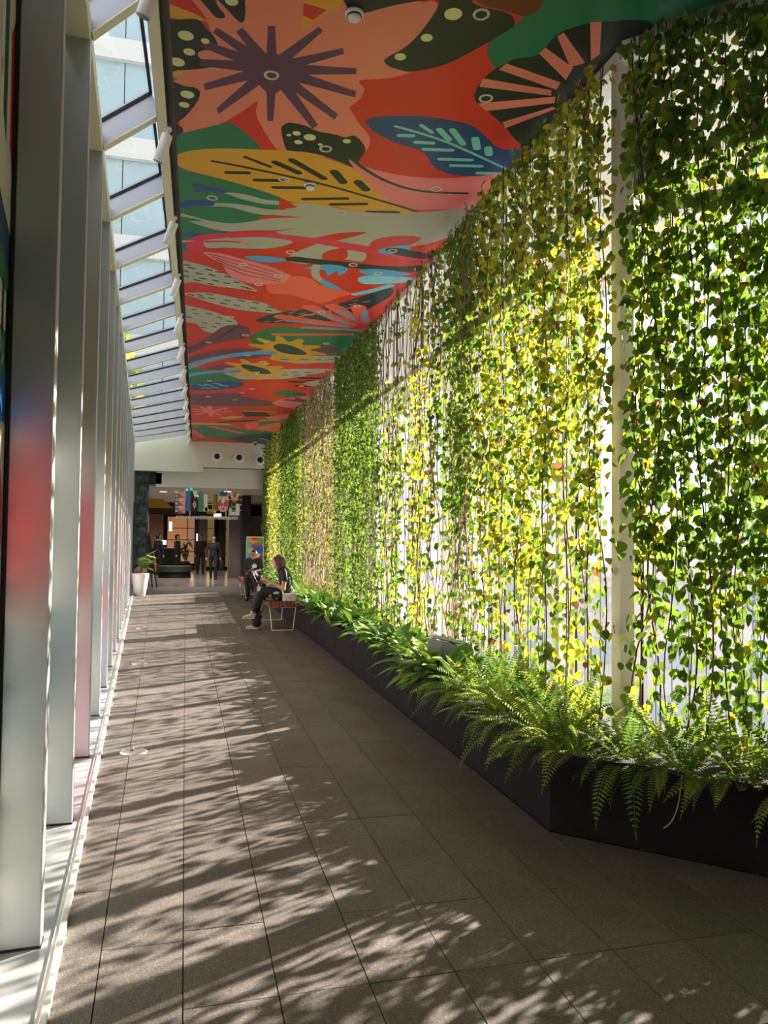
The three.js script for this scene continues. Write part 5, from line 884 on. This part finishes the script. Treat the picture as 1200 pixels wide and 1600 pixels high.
{ // glowing shop displays, each with its own light just in front
  const disp = [[-0.35, 1.35, 0.85, 2.1, [1.0, 0.42, 0.16], 1.1, 'warm lit shop display behind the kiosk'], [0.25, 1.35, 0.3, 2.1, [1.0, 0.5, 0.3], 0.9, 'narrow warm lit shop display beside the dark pier'], [1.12, 1.3, 0.3, 2.3, [0.9, 0.62, 0.25], 0.5, 'amber lit shop window behind the walking person'], [1.92, 1.3, 0.26, 2.3, [0.9, 0.6, 0.28], 0.45, 'amber lit shop window beside the taupe pier']];
  for (const [x, y, w, h, c, k, label] of disp) {
    const t = thing('shop_display_light', label, 'shop window', [x, y - h / 2, -35.9]);
    part(t, 'frame', merge([span(-w / 2 - 0.03, w / 2 + 0.03, h, h + 0.05, 0.06, -0.06), span(-w / 2 - 0.03, -w / 2, 0, h, 0.06, -0.06), span(w / 2, w / 2 + 0.03, 0, h, 0.06, -0.06)]), M.black);
    part(t, 'light_panel', box(w, h, 0.04, 0, h / 2, -0.03), mat(lin(0.1, 0.08, 0.06), 0.6, { emissive: lin(...c), emissiveIntensity: 0.32 * k }));
    for (let j = 1; j < 4; j++) part(t, 'shelf', span(-w / 2, w / 2, h * j / 4, h * j / 4 + 0.03, 0.05, -0.02), M.black);
    const L = new THREE.RectAreaLight(lin(...c), 1.2 * k, w, h); L.name = 'shop_display_light'; L.position.set(0, h / 2, 0.08); L.rotation.y = Math.PI; t.add(L);
  }
  [[-0.62, 1.95, 0.14, 0.42, 'bright vertical screen hanging over the kiosk'], [-0.9, 1.25, 0.24, 0.2, 'small bright screen on the shop counter'], [0.5, 1.35, 0.07, 0.6, 'thin bright strip light beside the dark pier'], [1.35, 2.45, 0.34, 0.18, 'small blue-white screen under the sign']].forEach(([x, y, w, h, l]) => { const t = thing('lit_screen', l, 'screen', [x, y - h / 2, -34.5]); part(t, 'screen_face', box(w, h, 0.02, 0, h / 2, 0.02), mat(lin(0.1, 0.1, 0.1), 0.4, { emissive: lin(0.9, 0.92, 1), emissiveIntensity: 1 })); part(t, 'screen_back', rbox(w + 0.03, h + 0.03, 0.03, 0, h / 2, -0.01, 0.005), M.black); part(t, 'mount', rod(V(0, h / 2, -0.02), V(0, y > 1.5 ? 3.04 - y + h / 2 : -(y - h / 2), -0.02), 0.012), M.black); const L = new THREE.RectAreaLight(lin(0.9, 0.92, 1), 1, w, h); L.name = 'lit_screen'; L.position.set(0, h / 2, 0.05); L.rotation.y = Math.PI; t.add(L); });
  const rim = new THREE.CylinderGeometry(0.16, 0.17, 0.02, 20);
  [[-0.75, 27.2], [0.1, 26.0], [1.35, 26.2], [0.45, 29.4], [-1.9, 33.0], [-0.2, 33.6], [-1.5, 29.6]].forEach(([x, s], i) => {
    const t = thing('mall_ceiling_light', `round glowing mall ceiling light, ${ord(i)} from the opening`, 'ceiling light', [x, 3.04, -s], 0, 'round lights in the mall ceiling');
    part(t, 'rim', rim, M.whitePaint); part(t, 'lamp_disc', new THREE.CylinderGeometry(0.12, 0.12, 0.01, 20).translate(0, -0.014, 0), mat(lin(0.8, 0.8, 0.8), 0.5, { emissive: lin(1, 0.95, 0.86), emissiveIntensity: 2.0 }));
    const L = new THREE.SpotLight(lin(1, 0.88, 0.76), 14, 0, 1.25, 0.6); L.name = 'mall_ceiling_light'; L.position.set(0, -0.05, 0); L.target.position.set(0, -3, 0); L.castShadow = true; L.shadow.radius = 4; t.add(L, L.target);
  });
}
{ // green exit sign
  const t = thing('exit_sign', 'green hanging emergency exit sign with a running figure above the letters', 'exit sign', [0.13, 2.96, -24.95]);
  part(t, 'sign_case', rbox(0.34, 0.17, 0.04, 0, 0, 0, 0.006), mat(lin(0.02, 0.25, 0.12), 0.4, { emissive: lin(0.01, 0.35, 0.15), emissiveIntensity: 0.5 }));
  part(t, 'sign_figure', merge([new THREE.CylinderGeometry(0.02, 0.02, 0.004, 10).rotateX(Math.PI / 2).translate(0.04, 0.045, 0.022), beam(V(0.04, 0.03, 0.022), V(0.05, -0.02, 0.022), 0.02, 0.004), beam(V(0.05, -0.02, 0.022), V(0.02, -0.06, 0.022), 0.014, 0.004), beam(V(0.05, -0.02, 0.022), V(0.09, -0.05, 0.022), 0.014, 0.004), beam(V(0.04, 0.02, 0.022), V(0.09, 0.01, 0.022), 0.012, 0.004)]), mat(lin(0.7, 0.8, 0.75), 0.5, { emissive: lin(0.8, 1, 0.9), emissiveIntensity: 0.6 }));
  part(t, 'sign_doorway', box(0.05, 0.09, 0.004, -0.1, 0, 0.022), mat(lin(0.7, 0.8, 0.75), 0.5, { emissive: lin(0.8, 1, 0.9), emissiveIntensity: 0.6 }));
  part(t, 'hanger', merge([rod(V(-0.12, 0.08, 0), V(-0.12, 0.2, 0), 0.006), rod(V(0.12, 0.08, 0), V(0.12, 0.2, 0), 0.006)]), M.whitePaint);
  const L = new THREE.RectAreaLight(lin(0.1, 1, 0.5), 0.5, 0.34, 0.17); L.name = 'exit_sign'; L.position.set(0, 0, 0.04); L.rotation.y = Math.PI; t.add(L);
}
{ // hanging letter sign: E M J O Y on white rods
  const t = thing('hanging_letter_sign', 'colourful patterned letters EMJOY hung on white rods in the opening', 'sign', [0, 0, -24.35]);
  const S = (pts) => new THREE.Shape(pts.map((p) => new THREE.Vector2(...p))), ex = (pts, d = 0.08, z = 0) => new THREE.ExtrudeGeometry(S(pts), { depth: d, bevelEnabled: false }).translate(0, 0, z);
  const C = { w: mat(lin(0.72, 0.68, 0.62), 0.5), k: mat(lin(0.02, 0.017, 0.017), 0.5), r: mat(lin(0.6, 0.06, 0.06), 0.5), p: mat(lin(0.8, 0.32, 0.33), 0.5), b: mat(lin(0.05, 0.15, 0.42), 0.5), g: mat(lin(0.05, 0.26, 0.13), 0.5), y: mat(lin(0.8, 0.52, 0.06), 0.5), s: mat(lin(0.75, 0.55, 0.35), 0.5) };
  // picture coordinates of the sign: x 0..8.1, y 0..3 (units 0.2505 m), y down from the top of the letters
  const u = 0.2505 * 1.0, X = (x) => -0.33 + x * u * 0.885, Y = (y) => 2.9 - y * u;
  const poly = (parent, name, m, pts, z = 0, d = 0.08) => part(parent, name, ex(pts.map(([x, y]) => [X(x), Y(y)]), d, z), m);
  const rect = (parent, name, m, x0, y0, x1, y1, z = 0, d = 0.08) => poly(parent, name, m, [[x0, y0], [x1, y0], [x1, y1], [x0, y1]], z, d);
  // E
  let L = poly(t, 'letter_e', C.w, [[0, 0], [0.45, 0], [0.55, 0.25], [0.9, 0.2], [1.1, 0], [1.4, 0], [1.4, 2.75], [0, 2.75]]);
  rect(L, 'ladder_block', C.k, 0, 0.33, 0.5, 2.75, 0.08, 0.02);
  for (let k = 0; k < 5; k++) for (const x of [0.1, 0.29]) rect(L, 'ladder_gap', C.w, x, 0.45 + k * 0.45, x + 0.12, 0.78 + k * 0.45, 0.1, 0.006);
  for (let k = 0; k < 3; k++) { poly(L, 'pink_flag', C.p, [[0.55, 0.3 + k * 0.95], [1.4, 0.05 + k * 0.95], [1.4, 0.85 + k * 0.95]], 0.08, 0.02); poly(L, 'red_flag', C.r, [[0.52, 0.35 + k * 0.95], [1.25, 0.85 + k * 0.95], [0.52, 0.8 + k * 0.95]], 0.08, 0.03); }
  // M
  L = poly(t, 'letter_m', C.k, [[1.95, 0], [2.45, 0], [3.05, 0.9], [3.6, 0], [3.6, 2.4], [1.95, 2.4]]);
  rect(L, 'blue_bar', C.b, 1.5, -0.05, 2.1, 2.45, 0.02, 0.1); rect(L, 'green_bar', C.g, 3.15, 0, 3.75, 2.45, 0.02, 0.1);
  poly(L, 'white_notch', C.w, [[2.35, -0.05], [3.05, -0.05], [2.7, 0.9]], 0.08, 0.02); poly(L, 'red_diamond', C.r, [[2.65, 1.05], [2.95, 1.65], [2.65, 2.25], [2.35, 1.65]], 0.08, 0.02); poly(L, 'cream_diamond', C.w, [[2.65, 1.25], [2.85, 1.65], [2.65, 2.05], [2.45, 1.65]], 0.1, 0.01); poly(L, 'black_diamond', C.k, [[2.65, 1.45], [2.74, 1.65], [2.65, 1.85], [2.56, 1.65]], 0.11, 0.008);
  rect(t, 'white_block', C.w, 3.85, 0.35, 4.4, 2.45);
  // J
  const J = (o) => [[5.1 - o, 0.3], [5.7 - (0.55 - o) * 0 - o * 0, 0.3], [5.7, 2.3], [5.35, 2.75], [4.5, 2.75], [4.05, 2.35], [4.05, 1.95], [4.5, 1.95], [4.5, 2.1], [4.7, 2.3], [4.95, 2.3], [5.1 - o, 2.1]];
  L = poly(t, 'letter_j', C.y, J(0));
  for (const o of [0.06, 0.24, 0.42]) { poly(L, 'black_stripe', C.k, [[5.13 + o, 0.3], [5.23 + o, 0.3], [5.23 + o, 2.25], [5.13 + o, 2.25]], 0.08, 0.012); poly(L, 'black_stripe', C.k, [[4.2, 2.3 + o * 0.9], [5.2 + o * 0.6, 2.3 + o * 0.9], [5.1 + o * 0.6, 2.38 + o * 0.9], [4.3, 2.38 + o * 0.9]], 0.08, 0.012); }
  // O
  L = poly(t, 'letter_o', C.s, [[5.9, 0.1], [7.1, 0.1], [7.2, 0.6], [7.2, 2.0], [6.8, 2.4], [6.2, 2.4], [5.85, 2.0], [5.85, 0.6]]);
  for (let k = 0; k < 6; k++) rect(L, 'cap_stripe', k % 2 ? C.k : C.b, 6.0 + k * 0.17, 0, 6.17 + k * 0.17, 0.5, 0.08, 0.03);
  rect(L, 'white_slot', C.w, 6.4, 0.6, 6.65, 1.5, 0.08, 0.015); poly(L, 'pink_chin', C.p, [[5.85, 1.7], [7.2, 1.7], [7.2, 2.0], [6.8, 2.45], [6.2, 2.45], [5.85, 2.0]], 0.08, 0.02); poly(L, 'black_mouth', C.k, [[6.4, 2.0], [6.65, 2.0], [6.52, 2.3]], 0.1, 0.01);
  for (const x of [6.1, 6.95]) { part(L, 'red_disc', new THREE.CylinderGeometry(0.065, 0.065, 0.03, 18).rotateX(Math.PI / 2).translate(X(x), Y(1.5), 0.11), C.r); part(L, 'eye', new THREE.CylinderGeometry(0.024, 0.024, 0.02, 12).rotateX(Math.PI / 2).translate(X(x), Y(1.1), 0.1), C.k); }
  // Y
  L = poly(t, 'letter_y', C.p, [[7.3, 0.1], [7.8, 0.1], [8.15, 0.8], [8.0, 1.35]]); poly(L, 'yellow_arm', C.y, [[8.85, 0.1], [8.4, 0.1], [8.1, 0.8], [8.25, 1.3]], 0, 0.08); poly(L, 'red_centre', C.r, [[7.85, 1.3], [8.1, 0.85], [8.3, 1.3]], 0.08, 0.02);
  rect(L, 'white_stem', C.w, 7.4, 1.4, 8.8, 2.85, -0.02, 0.08); for (let k = 0; k < 4; k++) rect(L, 'stem_band', k % 2 ? C.g : C.k, 7.75, 1.4 + k * 0.26, 8.25, 1.66 + k * 0.26, 0.06, 0.03); rect(L, 'stem_block', C.k, 7.4, 1.4, 7.65, 1.9, 0.06, 0.02);
  const rods = []; rods.push(rod(V(X(0.1), Y(-0.7), -0.05), V(X(8.8), Y(-0.62), -0.05), 0.012)); for (const x of [2.05, 6.95]) rods.push(rod(V(X(x), Y(-1.6), -0.05), V(X(x), Y(3.2), -0.05), 0.018)); for (const y of [0.9, 1.55, 2.2]) rods.push(rod(V(X(0.4), Y(y), -0.04), V(X(9.1), Y(y), -0.04), 0.016));
  part(t, 'support_rods', merge(rods), M.whitePaint);
  const cap = []; let x = 0.2; while (x < 8.6) { const w = rr(0.08, 0.2); cap.push(box(w * u, 0.07 * rr(0.8, 1.1), 0.012, X(x + w / 2), Y(3.15), 0)); if (rnd() < 0.5) cap.push(box(w * u * 0.3, 0.035, 0.012, X(x + w / 2), Y(3.38), 0)); x += w + rr(0.05, 0.1); } cap.push(rod(V(X(0.1), Y(3.36), 0), V(X(8.7), Y(3.36), 0), 0.006));
  part(t, 'caption_strip', merge(cap), mat(lin(0.62, 0.6, 0.56), 0.5));
}
{ // black easel
  const t = thing('easel', 'black leaning A-frame easel in front of the potted plant', 'easel', [-0.9, 0, -23.7]);
  part(t, 'front_leg', rod(V(-0.14, 1.62, -0.02), V(0.12, 0.01, 0.18), 0.02), M.black); part(t, 'front_leg', rod(V(-0.2, 1.62, -0.02), V(0.0, 0.01, 0.2), 0.02), M.black); part(t, 'rear_leg', rod(V(-0.18, 1.6, -0.04), V(-0.14, 0.01, -0.4), 0.018), M.black); part(t, 'board', rbox(0.14, 0.9, 0.03, 0, 0, 0, 0.006).rotateZ(0.15).translate(-0.1, 1.1, 0.06), M.black); part(t, 'crossbar', rod(V(-0.08, 0.4, 0.14), V(-0.16, 0.42, -0.3), 0.012), M.black);
}
{ // potted swiss cheese plant
  const t = thing('potted_plant', 'large split-leaved plant in a white round pot by the mural wall', 'potted plant', [-1.09, 0, -20.5]);
  part(t, 'pot', new THREE.LatheGeometry([[0, 0.0], [0.13, 0], [0.17, 0.2], [0.22, 0.55], [0.21, 0.57], [0.19, 0.52], [0, 0.5]].map((p) => new THREE.Vector2(...p)), 28), mat(lin(0.72, 0.7, 0.66), 0.5));
  part(t, 'soil', new THREE.CylinderGeometry(0.19, 0.19, 0.02, 20).translate(0, 0.52, 0), M.soil);
  const pts = [], n = 14; // leaf with deep side cuts
  const s = new THREE.Shape(); s.moveTo(0, 0); for (let i = 0; i <= 6; i++) { const y = i / 6.6, w = 0.42 * Math.sin(Math.PI * (0.2 + 0.75 * y)); s.lineTo(w, y * 0.9 + 0.02); s.lineTo(w * 0.95, y * 0.9 + 0.09); s.lineTo(w * 0.3, y * 0.9 + 0.07); } s.lineTo(0, 1.05); for (let i = 6; i >= 0; i--) { const y = i / 6.6, w = 0.42 * Math.sin(Math.PI * (0.2 + 0.75 * y)); s.lineTo(-w * 0.3, y * 0.9 + 0.07); s.lineTo(-w * 0.95, y * 0.9 + 0.09); s.lineTo(-w, y * 0.9 + 0.02); }
  const lg = new THREE.ExtrudeGeometry(s, { depth: 0.006, bevelEnabled: false }), st = [];
  for (let i = 0; i < 13; i++) { const a = -1.45 + 2.9 * ((i * 0.618) % 1), h = rr(0.7, 1.1), d = rr(0.04, 0.22), m = part(t, 'leaf', lg, plantMats[i % 3]); m.position.set(d * Math.cos(a), h, d * Math.sin(a)); m.rotation.order = 'YXZ'; m.rotation.set(rr(1.0, 2.0), -a + Math.PI / 2, 0); m.scale.setScalar(rr(0.26, 0.38)); st.push(tube([V(0, 0.52, 0), V(d * 0.4 * Math.cos(a), h * 0.85, d * 0.4 * Math.sin(a)), m.position.clone()], 0.008, 6, 5)); }
  part(t, 'stalks', merge(st), plantMats[3]);
}
{ // low display stand beside the plant
  const t = thing('display_stand', 'white display plinth with salmon rounded top beside the easel', 'stand', [-1.22, 0, -23.2]);
  part(t, 'plinth', rbox(0.36, 0.34, 0.36, 0, 0.22, 0, 0.01), mat(lin(0.6, 0.63, 0.65), 0.4)); part(t, 'feet', rbox(0.28, 0.05, 0.28, 0, 0.025, 0, 0.01), M.black); part(t, 'rounded_top', new THREE.SphereGeometry(0.19, 20, 12).scale(0.95, 0.75, 0.9).translate(0, 0.5, 0), mat(lin(0.62, 0.28, 0.2), 0.5));
}
{ // mottled green column
  const g = mat(0xffffff, 0.25, { map: noiseTexture(256, (x, y, f, c) => { const k = 0.3 + 0.5 * (c - 0.5) + (f > 0.94 ? 0.3 : 0); return [k * 0.78, k * 0.95, k * 0.9]; }) });
  const t = struct('trim_2', 'dark green mottled stone column at the opening', metreUV(rspan(-1.52, -1.1, 0, 3.5, -24.5, -24.9, 0.01), 1.6), g);
  struct('trim_3', 'black ceiling box above the green column', rspan(-1.1, -0.72, 3.1, 3.45, -24.4, -24.9), M.black);
}
{ // bright poster stand behind the sitting person
  const t = thing('poster_stand', 'tall poster stand with bright abstract print beside the vines', 'poster', [2.02, 0, -23.2]);
  const art = canvasTexture(256, 620, (g, W, H) => { g.fillStyle = '#3fb8d8'; g.fillRect(0, 0, W, H); const e = (c, x, y, a, b) => { g.fillStyle = c; g.beginPath(); g.ellipse(x * W, y * H, a * W, b * H, 0, 0, 7); g.fill(); }; e('#e8a02c', 0.5, 0.02, 0.45, 0.1); e('#d8402c', 0.5, 0.0, 0.25, 0.06); e('#6fb44a', 0.85, 0.1, 0.25, 0.1); e('#d83a5c', 0.6, 0.18, 0.36, 0.07); e('#2c62b4', 0.62, 0.26, 0.42, 0.1); e('#e4c23a', 0.25, 0.27, 0.2, 0.06); e('#c42a3c', 0.6, 0.4, 0.4, 0.07); e('#f4f0ea', 0.55, 0.36, 0.26, 0.05); e('#d04a9a', 0.2, 0.45, 0.2, 0.05); e('#8fc46a', 0.4, 0.56, 0.5, 0.09); e('#5a9a5c', 0.5, 0.8, 0.6, 0.2); e('#e2d4b4', 0.2, 0.6, 0.18, 0.04); });
  part(t, 'board', rbox(0.52, 1.5, 0.05, 0, 0.78, 0, 0.006), M.whitePaint); part(t, 'poster_print', new THREE.PlaneGeometry(0.48, 1.44).translate(0, 0.78, 0.0265), mat(0xffffff, 0.4, { map: art })); part(t, 'base', rbox(0.54, 0.03, 0.34, 0, 0.015, 0, 0.006), M.black);
}
{ // round dark seat and kiosk in the hall
  const t = thing('round_seat', 'low dark green oval seat in the middle of the mall', 'seat', [-0.35, 0, -29.6]); part(t, 'cushion', new THREE.CylinderGeometry(0.62, 0.66, 0.2, 32).translate(0, 0.32, 0), mat(lin(0.025, 0.035, 0.03), 0.6)); part(t, 'base', new THREE.CylinderGeometry(0.55, 0.58, 0.22, 32).translate(0, 0.11, 0), M.black);
  const k = thing('kiosk', 'dark kiosk counter with amber end panel behind the easel', 'kiosk', [-1.05, 0, -33]); part(k, 'counter', rbox(1.5, 1.0, 0.6, 0, 0.5, 0, 0.01), M.black); part(k, 'worktop', rbox(1.56, 0.05, 0.66, 0, 1.02, 0, 0.01), mat(lin(0.08, 0.06, 0.05), 0.4)); part(k, 'end_panel', rbox(0.18, 0.86, 0.02, -0.1, 0.5, 0.31, 0.004), mat(lin(0.7, 0.45, 0.1), 0.4));
  const d = thing('indoor_tree', 'dark potted shrub standing beside the kiosk', 'plant', [0.0, 0, -32.6]); part(d, 'pot', new THREE.CylinderGeometry(0.2, 0.15, 0.5, 16).translate(0, 0.25, 0), M.black); part(d, 'trunk', tube([V(0, 0.4, 0), V(0.02, 0.8, 0), V(0, 1.2, 0)], 0.025, 8, 6), stemMat); for (let i = 0; i < 26; i++) { const a = i * 2.4, m = part(d, 'leaf', bladeLeaf[1], plantMats[3]); m.position.set(0.05 * Math.cos(a), rr(0.7, 1.3), 0.05 * Math.sin(a)); m.rotation.order = 'YXZ'; m.rotation.set(rr(1.2, 2.3), a, 0); m.scale.setScalar(rr(0.3, 0.45)); }
}

// ---------- outside ----------
struct('ground', 'pale paved ground outside below the windows', span(-60, 120, -7.2, -7, 60, -140), mat(lin(0.5, 0.5, 0.48), 0.9));
function block(label, x, z, turn, w, h, d, floors, cols, c) {
  const t = thing('city_building', label, 'building', [x, -7, z], turn), wall = mat(c, 0.8), gl = mat(lin(0.42, 0.47, 0.52), 0.3);
  part(t, 'walls', box(w, h, d, 0, h / 2, 0), wall); part(t, 'parapet', merge([span(-w / 2 - 0.2, w / 2 + 0.2, h, h + 0.5, d / 2 + 0.2, d / 2 - 0.2), span(-w / 2 - 0.2, w / 2 + 0.2, h, h + 0.5, -d / 2 - 0.2, -d / 2 + 0.2)]), wall);
  for (let i = 0; i < floors; i++) for (let j = 0; j < cols; j++) { const m = part(t, 'window', box(w / cols * 0.62, h / floors * 0.45, 0.2), gl); m.position.set((j + 0.5) / cols * w - w / 2, (i + 0.55) / floors * h, d / 2 + 0.02); }
  return t;
}
block('pale low building with window rows seen beside the corner post', 24, -22, -0.85, 26, 7.2, 10, 4, 9, lin(0.62, 0.6, 0.6));
block('white building farther off behind the yellow vines', 38, -52, -0.6, 30, 9.5, 12, 5, 10, lin(0.68, 0.67, 0.66));
{ // the mall tower rising beyond the end of the corridor, seen through the skylights
  const t = thing('mall_tower', 'pale blue glass tower rising above the skylights', 'building', [-10, 4.95, -34]), gl = mat(lin(0.25, 0.35, 0.385), 0.12), co = mat(lin(0.45, 0.46, 0.45), 0.8);
  part(t, 'core', box(25, 34, 8, 0, 17, -4.3), co);
  for (let i = 0; i < 8; i++) { part(t, 'floor_band', box(25.2, 0.9, 0.5, 0, 0.4 + i * 4.2, 0.05), co); for (let j = 0; j < 14; j++) { const m = part(t, 'glass_panel', tileGeo['tw'] ??= box(1.74, 3.28, 0.06), gl); m.position.set(-12.5 + 0.9 + j * 1.785, 2.5 + i * 4.2, 0.0); } }
}
{ // tree crowns behind the mural wall, glimpsed through the far skylights
  for (const [x, z, s, i] of [[-5.2, -20, 1, 0], [-4.0, -27.5, 1.1, 1]]) {
    const t = thing('street_tree', ['leafy tree outside glimpsed through the middle skylights', 'leafy tree outside glimpsed through the far skylights'][i], 'tree', [x, -7, z]);
    part(t, 'trunk', tube([V(0, 0, 0), V(0.1, 6, 0.1), V(0, 12, 0), V(0.2, 15, 0.1)], 0.2, 10, 7), stemMat);
    const N = 2200, im = new THREE.InstancedMesh(farLeaf, whiteLeaf, N); for (let k = 0; k < N; k++) { const a = rr(0, 6.28), b = Math.acos(rr(-1, 1)), r = 2.3 * Math.cbrt(rnd()) * s; placeLeaf(r * Math.sin(b) * Math.cos(a), 13.5 + 1.3 * r * Math.cos(b), r * Math.sin(b) * Math.sin(a), rr(0.25, 0.4), rr(0, 6)); im.setMatrixAt(k, DUM.matrix); const c = LEAVES[k % 4]; im.setColorAt(k, lin(...c)); } im.name = 'foliage'; im.userData.kind = 'stuff'; shade(im); t.add(im);
  }
}

renderer.render(scene, camera);
